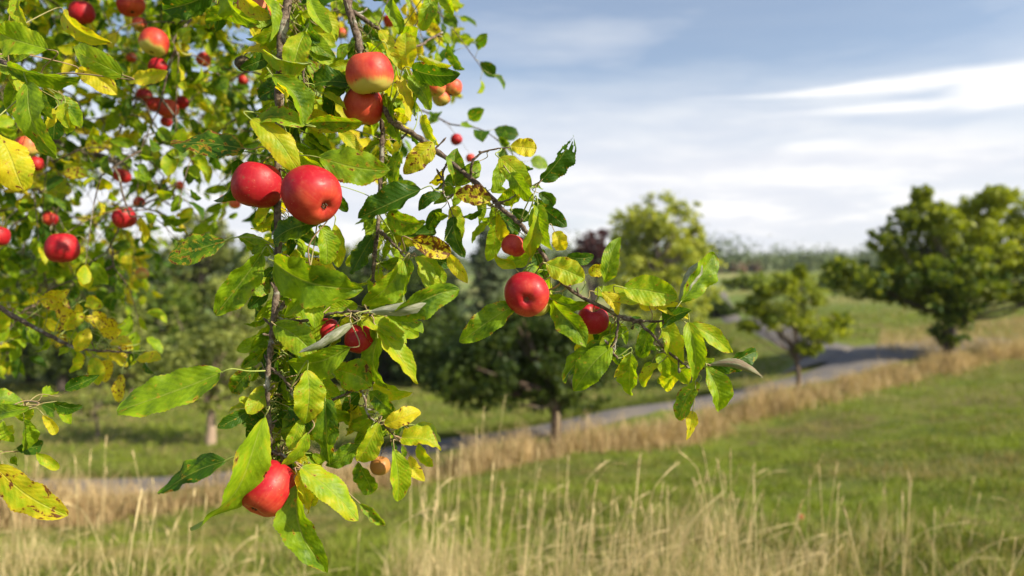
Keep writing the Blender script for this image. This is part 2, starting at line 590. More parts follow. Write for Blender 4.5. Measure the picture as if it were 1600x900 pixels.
_D = ((ctrl[:, None, :2] - ctrl[None, :, :2]) ** 2).sum(-1)
_n = len(ctrl)
_A = np.zeros((_n + 3, _n + 3))
_A[:_n, :_n] = _phi(_D) - 0.15 * np.eye(_n)
_A[:_n, _n] = 1
_A[:_n, _n + 1:] = ctrl[:, :2]
_A[_n:, :_n] = _A[:_n, _n:].T
_w = np.linalg.solve(_A, np.concatenate([ctrl[:, 2], [0, 0, 0]]))


def H(x, y):
    x = np.asarray(x, dtype=float)
    y = np.asarray(y, dtype=float)
    out = _w[_n] + _w[_n + 1] * x + _w[_n + 2] * y
    for i in range(_n):
        out = out + _w[i] * _phi((x - ctrl[i, 0]) ** 2 + (y - ctrl[i, 1]) ** 2)
    return out


def bumps(x, y):
    return 0.030 * np.sin(x * 2.1 + np.sin(y * 1.7) * 1.3) * np.sin(y * 2.6 + 0.7) + 0.010 * np.sin(x * 6.3 + y * 2.0) * np.sin(y * 5.1 - x)


def axis(n, near, far):
    s_ = np.linspace(-1, 1, n)
    return near * s_ + (far - near) * np.sign(s_) * np.abs(s_) ** 4.2


gx = axis(300, 22, 1400)
gy = axis(300, 24, 1400) + 12
GX, GY = np.meshgrid(gx, gy, indexing='ij')
GZ = H(GX, GY) + np.where(GY < 14, bumps(GX, GY), 0)
V = np.stack([GX, GY, GZ], -1).reshape(-1, 3)
i, j = np.meshgrid(np.arange(299), np.arange(299), indexing='ij')
Q = np.stack([i * 300 + j, (i + 1) * 300 + j, (i + 1) * 300 + j + 1, i * 300 + j + 1], -1).reshape(-1, 4)
tag(mesh('ground', V, Q, GROUND, smooth=True), kind='structure')


def ribbon(name, near, far, mat, lift, n=60, m=6):
    a = catmull(np.array(near), 10)
    b = catmull(np.array(far), 10)

    def res(p):
        L = np.concatenate([[0], np.cumsum(np.linalg.norm(np.diff(p, axis=0), axis=1))])
        s_ = np.linspace(0, L[-1], n)
        return np.stack([np.interp(s_, L, p[:, k]) for k in range(2)], -1)
    a, b = res(a[:, :2]), res(b[:, :2])
    w = np.linspace(0, 1, m)[None, :, None]
    G = a[:, None] * (1 - w) + b[:, None] * w
    z_ = H(G[..., 0], G[..., 1]) + lift + 0.03 * (1 - (2 * w[..., 0] - 1) ** 2)
    V = np.concatenate([G, z_[..., None]], -1)
    # kerb skirt so that the sheet has an edge
    V[:, 0, 2] -= 0.06
    V[:, -1, 2] -= 0.06
    V = V.reshape(-1, 3)
    i, j = np.meshgrid(np.arange(n - 1), np.arange(m - 1), indexing='ij')
    Q = np.stack([i * m + j, i * m + j + 1, (i + 1) * m + j + 1, (i + 1) * m + j], -1).reshape(-1, 4)
    return tag(mesh(name, V, Q, mat, smooth=True), kind='structure')


rn = [P(*q)[:2] for q in ((-900, 850, 7.2), (-350, 800, 8.6), (0, 775, 9.5), (400, 757, 10.3), (700, 705, 11.8), (867, 680, 12.3), (1000, 655, 13.0), (1250, 605, 15.2), (1400, 568, 17.5), (1480, 552, 19.0), (1600, 545, 22.0))]
rf = [P(*q)[:2] for q in ((-900, 780, 8.6), (-350, 760, 10.2), (0, 752, 11.2), (400, 722, 12.4), (700, 678, 14.0), (867, 655, 14.8), (1000, 632, 15.8), (1150, 603, 17.0), (1260, 565, 19.8), (1340, 545, 22.0), (1470, 535, 25.0))]
rf = [r_ if k_ > 8 else (r_ * 0.62 + np.array((np.interp(r_[1] - 3, np.array(rn)[:, 1], np.array(rn)[:, 0]) if False else r_[0], np.interp(r_[0], np.array(rn)[:, 0], np.array(rn)[:, 1]))) * 0.38) for k_, r_ in enumerate(rf)]
ribbon('road', rn, rf, ROAD, 0.05, 120)
bn = [P(*q)[:2] for q in ((1215, 590, 17.6), (1245, 560, 20.0), (1215, 535, 24.5), (1160, 500, 32), (1105, 460, 60), (1080, 450, 75))]
bf = [P(*q)[:2] for q in ((1300, 575, 18.6), (1335, 545, 21.6), (1262, 524, 26.5), (1185, 490, 34.5), (1128, 456, 63), (1105, 448, 79))]
ribbon('side_path', bn, bf, ROAD, 0.062, 90)


# ------------------------------------------------------------------ grass
def blades(n, pts, h, w, lean, tint, name, mat, label=None, seg=1, cat=None):
    """pts (n,2); h,w,lean arrays; tint (n,3)"""
    x, y = pts[:, 0], pts[:, 1]
    z = H(x, y) + np.where(y < 14, bumps(x, y), 0) - 0.01
    a = rng.uniform(0, 2 * np.pi, n)
    la = rng.uniform(0, 2 * np.pi, n)
    base = np.stack([x, y, z], -1)
    s_ = np.stack([np.cos(a), np.sin(a), np.zeros(n)], -1) * w[:, None] * 0.5
    ld = np.stack([np.cos(la), np.sin(la), np.zeros(n)], -1)
    if seg == 1:
        tip = base + np.array((0, 0, 1)) * h[:, None] + ld * (lean * h)[:, None]
        V = np.stack([base - s_, base + s_, tip], 1).reshape(-1, 3)
        Q = np.arange(3 * n).reshape(n, 3)
        C_ = np.repeat(tint, 3, 0)
    else:
        mid = base + np.array((0, 0, 0.55)) * h[:, None] + ld * (0.25 * lean * h)[:, None]
        tip = base + np.array((0, 0, 1)) * (h * (1 - 0.3 * lean))[:, None] + ld * (lean * h)[:, None]
        V = np.stack([base - s_, base + s_, mid + s_ * 0.8, mid - s_ * 0.8, tip + s_ * 0.12, tip - s_ * 0.12], 1).reshape(-1, 3)
        k = np.arange(n)[:, None] * 6
        Q = np.concatenate([k + np.array([[0, 1, 2, 3]]), k + np.array([[3, 2, 4, 5]])])
        C_ = np.repeat(tint, 6, 0)
    o = mesh(name, V, Q, mat, col=C_)
    return tag(o, label, cat, kind='stuff')


def fbm(x, y, s):
    v = 0
    for k, (f, a) in enumerate(((1, 1), (2.1, .5), (4.3, .28))):
        v = v + a * np.sin(x * s * f + 1.3 * k + 1.7 * np.sin(y * s * f * 0.9 + k)) * np.sin(y * s * f * 1.1 - 0.8 * k + 1.2 * np.sin(x * s * f * 0.7))
    return v


def vergef(x, y):
    """signed distance (in y) behind the front of the dry verge"""
    return y - np.interp(x, VX, VY)


vf = np.array([P(*q)[:2] for q in ((-900, 850, 6.2), (0, 828, 8.0), (400, 792, 8.7), (700, 748, 9.5), (867, 722, 10.0), (1000, 706, 10.6), (1150, 680, 11.8), (1250, 645, 13.0), (1400, 608, 14.5), (1500, 583, 15.8), (1600, 565, 17.0), (1900, 545, 20))])
VX, VY = vf[:, 0], vf[:, 1]
rnp = np.array(rn)


def lawn(n, y0, y1, name, label, hmin=0.025, hmax=0.075, behind=False, wk=1.0):
    d = y0 * (y1 / y0) ** rng.uniform(0, 1, n)
    x = rng.uniform(-0.95, 0.95, n) * d
    y = d
    vv = vergef(x, y)
    rr = y - np.interp(x, np.array(rf)[:, 0], np.array(rf)[:, 1])
    keep = (vv < 0.25) if not behind else (rr > 0.1)
    # keep path free
    if behind:
        bx = (np.interp(y, np.array(bn)[:, 1], np.array(bn)[:, 0]), np.interp(y, np.array(bf)[:, 1], np.array(bf)[:, 0]))
        keep &= ~((y > 16.5) & (x > bx[0] - 0.2) & (x < bx[1] + 0.3))
        keep &= ~((x > rf[-3][0] - 0.5) & (y < 24))
    x, y, d = x[keep], y[keep], d[keep]
    kp = fbm(x + 5, y + 2, 3.1) + rng.normal(0, 0.5, len(x)) > -0.9
    x, y, d = x[kp], y[kp], d[kp]
    n = len(x)
    f = fbm(x, y, 1.1)
    f2 = fbm(x + 9, y, 4.0)
    f3 = fbm(x + 3, y, 6.5)
    h = (hmin + (hmax - hmin) * rng.uniform(0, 1, n) ** 1.5) * (1 + 0.35 * np.clip(f2, -1, 1.5) + 1.3 * np.clip(f3 - 0.35, 0, 1.2))
    tint = np.stack([np.clip(0.45 + 0.30 * f + 0.25 * f3 + 0.22 * rng.standard_normal(n), 0, 1),
                     np.clip((0.08 - 0.45 * f + 0.36 * rng.standard_normal(n)) * 1.0, 0, 0.95), np.zeros(n)], -1)
    w = (0.004 + 0.0011 * d) * wk
    return blades(n, np.stack([x, y], -1), h, w, rng.uniform(0.2, 1.0, n), tint, name, LAWN, label)


lawn(330000, 2.6, 17.0, 'lawn_grass', 'short mown green grass on the slope in front of the road')
lawn(150000, 11.0, 60.0, 'meadow_grass', 'green grass on the far side of the road under the trees', 0.05, 0.13, True, 1.6)


# the dry verge: tufts of straw along the road
def verge():
    n = 46000
    s_ = rng.uniform(VX[0], VX[-1], n)
    off = rng.beta(1.6, 1.8, n)
    wd = np.interp(s_, [VX[0], 0, 6, 16], [1.0, 1.3, 1.5, 1.9])
    cl = fbm(s_, off * 3, 2.3)
    y = np.interp(s_, VX, VY) + off * wd + 0.15 * np.sin(s_ * 1.7) + 0.12 * rng.standard_normal(n)
    h = (0.08 + 0.36 * rng.uniform(0, 1, n) ** 1.3) * (0.95 + 0.5 * np.clip(cl, -1.4, 1.3)) * (1 + 0.25 * np.sin(s_ * 5.3 + 2 * np.sin(s_ * 1.9))) * (1 - 0.45 * np.abs(off * 2 - 1) ** 2) * np.interp(s_, [-6, 0, 2], [1.5, 1.25, 1.0])
    tint = np.stack([np.clip(0.5 + 0.25 * cl + 0.3 * rng.standard_normal(n), 0, 1), np.clip(0.12 - 0.2 * cl + 0.3 * rng.standard_normal(n), 0, 0.9) * (rng.uniform(0, 1, n) < 0.5), np.zeros(n)], -1)
    w = rng.uniform(0.005, 0.016, n)
    kv = cl + rng.normal(0, 0.6, n) > -0.9 + 0.7 * np.abs(off * 2 - 1)
    s_, y, h, w, tint = s_[kv], y[kv], h[kv], w[kv], tint[kv]
    n = len(s_)
    blades(n, np.stack([s_, y], -1), h, w, rng.uniform(0.1, 0.75, n), tint, 'dry_verge_grass', VERGEM, 'band of dry golden grass along the near edge of the road', 2)
    # far side fringe
    n = 26000
    k = np.array(rf)
    s_ = rng.uniform(k[0, 0], k[7, 0], n)
    y = np.interp(s_, k[:, 0], k[:, 1]) + 0.1 + np.abs(rng.normal(0, 0.5, n))
    tint = np.stack([rng.uniform(0, 0.6, n), rng.uniform(0, 0.25, n), np.zeros(n)], -1)
    blades(n, np.stack([s_, y], -1), rng.uniform(0.08, 0.24, n), rng.uniform(0.008, 0.015, n), rng.uniform(0.1, 0.8, n), tint, 'roadside_grass', LAWN, 'rough green grass along the far edge of the road', 2)
    # straw bank at the right, beyond the verge
    n = 40000
    x = rng.uniform(9, 40, n)
    yy = rng.uniform(17, 34, n)
    kk = (yy > np.interp(x, VX, VY) + 2.0) & (yy < np.interp(x, [9, 14, 40], [17, 26, 34])) & (x > 10.5)
    x, yy = x[kk], yy[kk]
    n = len(x)
    tint = np.stack([rng.uniform(0.2, 1, n), rng.uniform(0, 0.5, n) * (rng.uniform(0, 1, n) < .4), np.zeros(n)], -1)
    blades(n, np.stack([x, yy], -1), rng.uniform(0.12, 0.4, n), rng.uniform(0.01, 0.02, n), rng.uniform(0.1, 0.6, n), tint, 'straw_bank', VERGEM, 'low bank of dry straw grass to the right of the large tree', 2)


verge()


# tall dry stalks close to the camera
def tall_grass():
    acc = Acc()
    r = np.random.default_rng(5)

    def stalk(px, ytop, d, rad=0.0011, lean=None, headlen=0.09, tone=0.6):
        top = P(px, ytop, d)
        lx = r.normal(0.04, 0.09) if lean is None else lean
        ly = r.normal(0, 0.12)
        z0_ = 0
        bx, by = top[0] - lx, top[1] + ly
        z0_ = float(H(bx, by)) - 0.02
        hgt = top[2] - z0_
        if hgt < 0.1:
            return
        b = np.array((bx, by, z0_))
        tt = np.linspace(0, 1, 7)[:, None]
        curve = b * (1 - tt) + top * tt
        curve[:, 2] = z0_ + hgt * np.sin(tt[:, 0] * np.pi / 2) ** 0.9 if abs(lx) > 0.15 else curve[:, 2]
        V, Q, U = tube(curve, np.linspace(rad * 1.3, rad * 0.7, 7), 4)
        acc.add(V, Q, U, (tone + r.normal(0, .15), max(0, r.normal(0.0, 0.18)), 0))
        # feathery seed head
        hl = headlen * r.uniform(0.7, 1.3)
        ax = unit(curve[-1] - curve[-2])
        hp = np.array([curve[-1] + ax * hl * k for k in np.linspace(-0.15, 1, 7)])
        hp[:, 2] -= np.linspace(0, 1, 7) ** 2 * hl * 0.25
        hr = np.array([0.4, 0.9, 1.4, 1.6, 1.3, 0.9, 0.3]) * rad * r.uniform(0.8, 1.3)
        V, Q, U = tube(hp, hr, 5, 0.15, int(r.integers(1e6)))
        acc.add(V, Q, U, (min(1, tone + 0.25), 0.0, 0))
        for _ in range(7):
            k = r.integers(1, 6)
            e = hp[k] + ax * 0.012 + r.normal(0, 0.004, 3)
            V, Q, U = tube(np.array([hp[k], e]), np.array([0.0012, 0.0004]), 3)
            acc.add(V, Q, U, (min(1, tone + 0.3), 0, 0))

    for q in ((165, 700, 2.6), (140, 730, 2.4), (210, 825, 1.9, 0.0016, 0.10, 0.13, 1.0), (225, 805, 2.6), (872, 672, 2.7), (930, 735, 2.6), (960, 725, 2.7, 0.0012, 0.16), (720, 720, 2.6), (745, 690, 2.8),
              (755, 660, 2.9), (782, 700, 2.7), (786, 640, 3.2), (718, 735, 2.8), (668, 700, 3.2), (690, 760, 2.5), (640, 810, 2.2), (812, 735, 2.6), (840, 750, 2.5, 0.001, 0.15), (995, 780, 2.6, 0.001, 0.2),
              (1033, 782, 2.4, 0.0012, 0.1), (1062, 815, 2.3, 0.0012, 0.14), (1118, 740, 3.0), (1185, 740, 3.4), (1135, 765, 2.8), (1275, 733, 2.9), (1281, 745, 2.8, 0.0016, -0.05), (1305, 742, 2.9, 0.0012, 0.08),
              (1265, 760, 2.8), (1340, 800, 2.7), (1410, 790, 2.7, 0.0014, 0.12), (1460, 820, 2.7), (1475, 810, 2.9), (1245, 820, 2.5), (1180, 800, 2.6), (1380, 845, 2.5), (1560, 860, 2.5),
              (60, 790, 2.5), (20, 800, 2.4), (320, 800, 2.6), (270, 830, 2.5), (100, 780, 2.9, 0.001, 0.2), (400, 850, 2.4), (480, 860, 2.4), (560, 850, 2.3)):
        stalk(*q)
    for _ in range(520):
        px = r.choice([r.uniform(-250, 420), r.uniform(660, 1220), r.uniform(560, 1850)], p=[0.32, 0.58, 0.10])
        d = r.uniform(2.0, 3.9)
        ht = r.uniform(0.08, 0.50) * (1.0 if px > 600 else 0.9)
        pt = P(px, 800, d)
        zt = float(H(pt[0], pt[1])) + ht
        py = 440 - (zt - EYE) / d * F
        stalk(px, py, d, r.uniform(0.0010, 0.0017), None, r.uniform(0.04, 0.09), r.uniform(0.2, 0.9))
    for _ in range(95):
        px = r.choice([r.uniform(640, 1180), r.uniform(-60, 330), r.uniform(1220, 1520)], p=[0.68, 0.28, 0.04])
        stalk(px, r.uniform(715, 850), r.uniform(2.2, 2.9), r.uniform(0.0011, 0.0017), None, r.uniform(0.04, 0.08), r.uniform(0.5, 1.0))
    # lodged stalks, almost lying
    for _ in range(120):
        px = r.choice([r.uniform(-200, 380), r.uniform(680, 1150), r.uniform(1200, 1700)], p=[0.2, 0.5, 0.3])
        d = r.uniform(2.1, 3.4)
        p0 = P(px, 800, d)
        p0[2] = float(H(p0[0], p0[1])) + r.uniform(0.0, 0.1)
        ang = r.uniform(-0.5, 0.9)
        L = r.uniform(0.35, 0.75)
        p1 = p0 + np.array((math.cos(ang) * L, r.normal(0, 0.2), abs(math.sin(ang)) * L * 0.8 + 0.1))
        pm = (p0 + p1) / 2 + np.array((0, 0, 0.08))
        V, Q, U = tube(catmull(np.array([p0, pm, p1]), 4), 0.0011, 4)
        acc.add(V, Q, U, (r.uniform(0.4, 1), 0, 0))
    o = acc.build('tall_dry_grass', STRAW)
    tag(o, 'tall pale straw stalks with feathery heads standing nearest to the viewer', None, kind='stuff')
    # blades at the foot of the stalks
    n = 42000
    px = np.where(rng.uniform(0, 1, n) < 0.38, rng.uniform(-300, 480, n), 600 + 1200 * rng.beta(1.2, 2.8, n))
    d = rng.uniform(1.9, 4.4, n)
    x = (px - 800) / F * d
    cl = fbm(x, d, 3.0)
    k = rng.uniform(-0.9, 1.5, n) < cl * 1.3 - 0.1 - np.clip(d - 3.4, 0, 2) * 0.9
    x, d, cl = x[k], d[k], cl[k]
    n = len(x)
    tint = np.stack([np.clip(rng.uniform(0, 1, n), 0, 1), (rng.uniform(0, 1, n) < 0.25) * rng.uniform(0.4, 1, n), np.zeros(n)], -1)
    blades(n, np.stack([x, d], -1), rng.uniform(0.05, 0.24, n) * (1 + 0.3 * np.clip(cl, -1, 1)), rng.uniform(0.0015, 0.0035, n), rng.uniform(0.1, 0.65, n), tint, 'rough_grass', STRAW, 'tangle of straw and green blades at the foot of the tall stalks', 2)


tall_grass()


# ------------------------------------------------------------------ background trees
def crown_quads(acc, centre, rad, n, size, r, tone=0.5, flat=0.85, droop=0.0):
    """a loose clump of leaves on the outer part of an ellipsoid"""
    u = r.standard_normal((n, 3))
    u /= np.linalg.norm(u, axis=1)[:, None]
    k = r.uniform(0.15, 1.0, n) ** 0.45
    k = k * (1 + 0.30 * r.standard_normal(n))
    c_ = np.asarray(centre) + u * k[:, None] * np.array(rad)
    nrm = unit_rows(u * 0.6 + r.standard_normal((n, 3)) * 0.7 + np.array((0, 0, 0.4)))
    a = unit_rows(np.cross(nrm, r.standard_normal((n, 3))))
    b = np.cross(nrm, a)
    s_ = size * r.uniform(0.6, 1.4, n)[:, None]
    V = np.stack([c_ - a * s_, c_ - b * s_ * 0.55, c_ + a * s_, c_ + b * s_ * 0.55], 1).reshape(-1, 3)
    Q = np.arange(4 * n).reshape(n, 4)
    col = np.stack([np.clip(tone + 0.22 * r.standard_normal(n), 0, 1), r.uniform(0, 1, n) ** 3, np.zeros(n)], -1)
    acc.add(V, Q, None, np.repeat(col, 4, 0))


def unit_rows(a):
    return a / (np.linalg.norm(a, axis=1)[:, None] + 1e-9)


def tree(name, px, d, trunk_h, trunk_r, lobes, leafmat, bark, label, cat, group, leaf=0.07, dens=1.0, clump=0.33, seed=1, tone=0.5, fork=0.35, thick=1.0, dx=0.0):
    """lobes: (px, py, rx, ry, dd) crown masses in photo pixels at depth d + dd"""
    r = np.random.default_rng(seed)
    bx = (px - 800) / F * d
    by = d
    bz = float(H(bx, by)) - 0.05
    root = empty(name, (bx, by, bz))
    root.name = name
    B = np.array((bx, by, bz))
    acc = Acc()
    cents = []
    for lob_ in lobes:
        lx, ly, rx, ry, dd = lob_[:5]
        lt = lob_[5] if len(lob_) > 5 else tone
        dl = d + dd
        c_ = P(lx, ly, dl)
        RX, RZ = rx / F * dl, ry / F * dl
        RY = (RX + RZ) / 2 * thick
        vol = RX * RY * RZ
        cr = clump * (RX * RZ) ** 0.5
        nc = int(max(10, 50 * dens))
        for _ in range(nc):
            u = unit(r.standard_normal(3))
            kk = r.uniform(0.12, 1.0) ** 0.5 * 1.02
            cc = c_ + u * kk * np.array((RX, RY, RZ))
            if cc[2] < bz + 0.25:
                cc[2] = bz + 0.25 + abs(r.normal(0, .2))
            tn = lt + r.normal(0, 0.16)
            s_ = cr * r.uniform(0.6, 1.35) * (1.25 - 0.75 * kk)
            nq = int(np.clip(dens * (s_ / leaf) ** 2 * 4.5, 20, 700))
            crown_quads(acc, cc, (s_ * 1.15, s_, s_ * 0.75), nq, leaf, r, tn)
            cents.append((cc, s_))
    acc.build('crown', leafmat, root, origin=B, smooth=False)
    # trunk and limbs
    top = B + np.array((dx, 0, trunk_h))
    ta = Acc()
    tp = catmull(np.array([B + (0, 0, -0.15), B + (0.02 * trunk_h, 0, trunk_h * 0.35), B + (dx * 0.6 - 0.02 * trunk_h, 0.02, trunk_h * 0.7), top]), 5)
    V, Q, U = tube(tp, np.linspace(trunk_r * 1.25, trunk_r * 0.8, len(tp)) * (1 + 0.5 * np.exp(-np.linspace(0, 1, len(tp)) * 12)), 10, 0.04, seed)
    ta.add(V, Q, U)
    ta.build('trunk', bark, root, origin=B)
    la = Acc()
    pick = r.choice(len(cents), min(len(cents), 26), replace=False)
    for k in pick:
        cc = cents[k][0]
        st = tp[int(r.uniform(1 - fork, 1.0) * (len(tp) - 1))]
        mid = st * 0.5 + cc * 0.5 + np.array((0, 0, -0.08)) * trunk_h + r.normal(0, 0.06, 3)
        pth = catmull(np.array([st, mid, cc]), 5)
        V, Q, U = tube(pth, np.linspace(trunk_r * 0.45, trunk_r * 0.06, len(pth)), 5, 0.08, int(k))
        la.add(V, Q, U)
    la.build('limbs', bark, root, origin=B)
    tag(root, label, cat, group)
    return root


M_DARK = crown_material('dark_green_foliage', (0.018, 0.042, 0.007), (0.085, 0.125, 0.016))
M_MID = crown_material('mid_green_foliage', (0.040, 0.090, 0.009), (0.21, 0.27, 0.022))
M_BIG = crown_material('large_tree_foliage', (0.036, 0.082, 0.008), (0.34, 0.39, 0.015))
M_YEL = crown_material('yellow_green_foliage', (0.11, 0.17, 0.018), (0.44, 0.47, 0.055))
M_OLIVE = crown_material('grey_olive_foliage', (0.075, 0.110, 0.022), (0.30, 0.34, 0.085))
M_GREY = crown_material('grey_green_needles', (0.040, 0.070, 0.035), (0.14, 0.18, 0.085), 0.15)
M_RED = crown_material('copper_foliage', (0.035, 0.012, 0.014), (0.11, 0.040, 0.040), 0.2, (1.2, 1, 1))
M_FAR = crown_material('distant_wood', (0.055, 0.090, 0.036), (0.135, 0.175, 0.065), 0.1)
M_RUST = crown_material('rusty_scrub', (0.10, 0.065, 0.040), (0.22, 0.14, 0.085), 0.15)

GT = 'orchard trees on the grass along the road'
tree('apple_tree', 867, 11.6, 1.15, 0.085, [(800, 560, 120, 75, 0), (880, 590, 90, 60, 0.3), (740, 600, 90, 50, -0.2), (830, 500, 90, 60, 0.2), (700, 560, 70, 60, 0.6), (920, 540, 60, 60, 0)],
     M_DARK, TRUNKB, 'dark green orchard tree with a straight brown trunk standing in the dry verge', 'tree', GT, 0.05, 1.1, 0.30, 3, 0.45)
tree('apple_tree', 327, 15.0, 1.5, 0.085, [(330, 540, 95, 80, 0), (380, 470, 60, 70, 0.4), (270, 560, 60, 55, 0), (340, 610, 60, 35, -0.3), (400, 560, 60, 60, 0.3)],
     M_OLIVE, PALEBARK, 'pale grey-green small tree with a thin light trunk beyond the road on the left', 'tree', GT, 0.06, 0.75, 0.26, 4, 0.55)
tree('apple_tree', 1483, 17.6, 1.9, 0.14, [(1350, 440, 60, 30, 0, .25), (1400, 425, 55, 38, 0.4, .3), (1455, 400, 60, 45, 0.5, .35), (1550, 385, 70, 50, 0.3, .75), (1640, 415, 70, 55, 0, .6), (1425, 345, 30, 28, 0, .45), (1440, 308, 16, 22, 0.2, .5), (1475, 345, 35, 30, -.3, .6), (1525, 330, 45, 24, 0.4, .8), (1560, 305, 30, 16, 0, .8), (1312, 425, 32, 22, -0.3, .35), (1385, 375, 26, 26, 0, .4), (1600, 335, 50, 36, 0.6, .85), (1660, 320, 40, 30, 0, .8), (1480, 465, 50, 36, 0, .2), (1560, 450, 55, 28, 0, .4), (1415, 462, 45, 20, 0.3, .3), (1487, 512, 26, 32, 0, .15), (1450, 440, 60, 40, -.4, .2), (1510, 430, 60, 45, -.4, .35), (1620, 465, 40, 18, 0, .4)],  # lobe tones: autumn yellow plus sunlit right and shaded lower left put into colour
     M_BIG, DARKBARK, 'large spreading broad tree with dark forked trunk on the right', 'tree', GT, 0.065, 1.15, 0.36, 5, 0.45, 0.55)
tree('apple_tree', 1247, 14.6, 1.0, 0.045, [(1225, 490, 50, 28, 0, .55), (1180, 478, 30, 18, 0.2, .5), (1285, 520, 38, 22, 0, .7), (1225, 445, 24, 20, 0, .6), (1262, 462, 34, 18, 0.2, .6), (1310, 500, 22, 12, 0, .6), (1195, 455, 18, 12, 0, .5), (1170, 510, 18, 10, 0, .5), (1250, 425, 10, 12, 0, .6), (1262, 545, 30, 12, 0, .6)],
     M_BIG, TRUNKB, 'small young round-crowned tree with thin trunk beside the road bend', 'tree', GT, 0.042, 0.85, 0.38, 6, 0.55)
tree('broadleaf_tree', 1030, 38, 5.0, 0.28, [(1030, 400, 75, 75, 0), (1040, 340, 55, 42, 0), (985, 360, 45, 50, 0.6), (1075, 430, 50, 70, 0), (985, 440, 50, 60, 0), (1080, 380, 30, 30, 0), (1030, 480, 75, 45, -1)],
     M_YEL, BARK, 'tall rounded tree with yellowing crown in the middle distance', 'tree', None, 0.15, 1.0, 0.27, 7, 0.6)
tree('apple_tree', 1020, 24, 1.4, 0.07, [(1000, 560, 60, 45, 0), (1060, 540, 50, 45, 0), (960, 590, 55, 35, 0), (1110, 545, 40, 32, 0)],
     M_MID, BARK, 'low dense green tree just beyond the road in front of the yellowing tree', 'tree', GT, 0.09, 0.9, 0.3, 8, 0.35)
tree('copper_tree', 928, 46, 3.5, 0.2, [(930, 385, 22, 30, 0), (912, 400, 20, 24, 0), (945, 408, 16, 22, 0)],
     M_RED, DARKBARK, 'small purple-leaved tree beside the yellowing tree', 'tree', None, 0.16, 0.8, 0.34, 9, 0.5)
GC = 'grey-green conifers behind the orchard'
for k, (px, top, bot, w, d) in enumerate(((700, 392, 560, 46, 34), (760, 350, 570, 50, 36), (820, 372, 570, 44, 33), (878, 395, 560, 40, 35), (650, 380, 560, 50, 38), (590, 405, 570, 50, 36), (530, 400, 570, 50, 39))):
    lob = []
    for q in range(6):
        f = (q + 0.5) / 6
        lob.append((px + rng.normal(0, 4), top + (bot - top) * f, w * (0.25 + 0.75 * f), (bot - top) / 9, 0))
    tree('conifer_tree', px, d, 4.0, 0.2, lob, M_GREY, DARKBARK,
         ('narrow grey-green conifer, %s of the row behind the orchard trees' % ('third from the left end', 'tallest', 'second from the right end', 'rightmost', 'second from the left end but one', 'second from the left', 'leftmost')[k]) if k != 4 else 'broad grey-green conifer left of the tallest one behind the orchard',
         'conifer', GC, 0.12, 1.0, 0.40, 20 + k, 0.5)
tree('pine_tree', 312, 40, 6.5, 0.25, [(312, 355, 38, 28, 0), (300, 395, 60, 32, 0), (345, 390, 45, 30, 0), (320, 440, 75, 40, 0)],
     M_OLIVE, DARKBARK, 'tall olive pine rising above the dark trees on the left', 'pine', None, 0.16, 0.8, 0.3, 31, 0.4)
GD = 'dark trees closing the meadow on the left'
for k, (px, top, w, d, mt, tn, lab) in enumerate((
        (-60, 385, 110, 33, M_DARK, 0.35, 'dark broad tree at the left edge behind the meadow'),
        (45, 380, 100, 36, M_DARK, 0.25, 'deep green bushy tree between the left edge and the shaded thicket'),
        (140, 395, 95, 34, M_DARK, 0.3, 'dark bushy tree with its crown reaching down to the meadow'),
        (215, 385, 90, 38, M_MID, 0.15, 'mid-dark tree behind the pale small trees'),
        (420, 385, 95, 40, M_DARK, 0.45, 'dark tree filling the gap behind the pale trunked tree'),
        (500, 400, 95, 34, M_DARK, 0.3, 'dark crown behind the hanging apple branch'),
        (600, 405, 95, 32, M_DARK, 0.3, 'shaded tree between the conifers and the hanging branch'))):
    tree('broadleaf_tree', px, d, 3.2, 0.2, [(px, top + 30, w * 0.75, 34, 0), (px - w * 0.5, top + 85, w * 0.7, 46, 0), (px + w * 0.5, top + 90, w * 0.7, 46, 0), (px - w * 0.4, top + 155, w * 0.75, 48, -0.5), (px + w * 0.5, top + 155, w * 0.75, 48, -0.3)],
         mt, DARKBARK, lab, 'tree', GD, 0.14, 0.9, 0.3, 40 + k, tn)
for k, (px, top, w, d, mt, tn, lab) in enumerate((
        (95, 400, 70, 30, M_DARK, 0.6, 'mid green tree in front of the dark thicket on the left'),
        (265, 440, 60, 31, M_MID, 0.4, 'greyish tree between the thicket and the pale trunked tree'),
        (385, 430, 60, 31, M_OLIVE, 0.45, 'olive tree showing to the right of the hanging branch fork'),
        (575, 375, 60, 42, M_YEL, 0.35, 'olive yellow treetop rising behind the centre of the picture'),
        (665, 420, 60, 30, M_DARK, 0.4, 'dark tree left of the straight trunked orchard tree'),
        (-150, 400, 110, 28, M_DARK, 0.35, 'dark tree beyond the left edge of the meadow'))):
    tree('broadleaf_tree', px, d, 2.6, 0.16, [(px, top + 30, w * 0.75, 36, 0), (px - w * 0.4, top + 90, w * 0.75, 48, 0), (px + w * 0.45, top + 95, w * 0.7, 46, 0), (px, top + 150, w * 0.95, 46, -0.4)],
         mt, DARKBARK, lab, 'tree', GD, 0.12, 0.9, 0.3, 140 + k, tn)
GS = 'pale small trees on the left meadow'
tree('young_tree', 205, 24, 1.3, 0.06, [(200, 510, 45, 45, 0), (225, 555, 45, 38, 0), (175, 560, 40, 35, 0), (210, 590, 50, 22, 0)],
     M_OLIVE, BARK, 'pale bushy tree left of the thin trunked one', 'tree', GS, 0.09, 0.7, 0.3, 61, 0.5)
tree('young_tree', 445, 27, 1.6, 0.07, [(440, 520, 45, 50, 0), (470, 570, 45, 35, 0), (420, 580, 40, 30, 0)],
     M_OLIVE, BARK, 'pale bushy tree just right of the thin trunked one', 'tree', GS, 0.1, 0.7, 0.3, 62, 0.45)
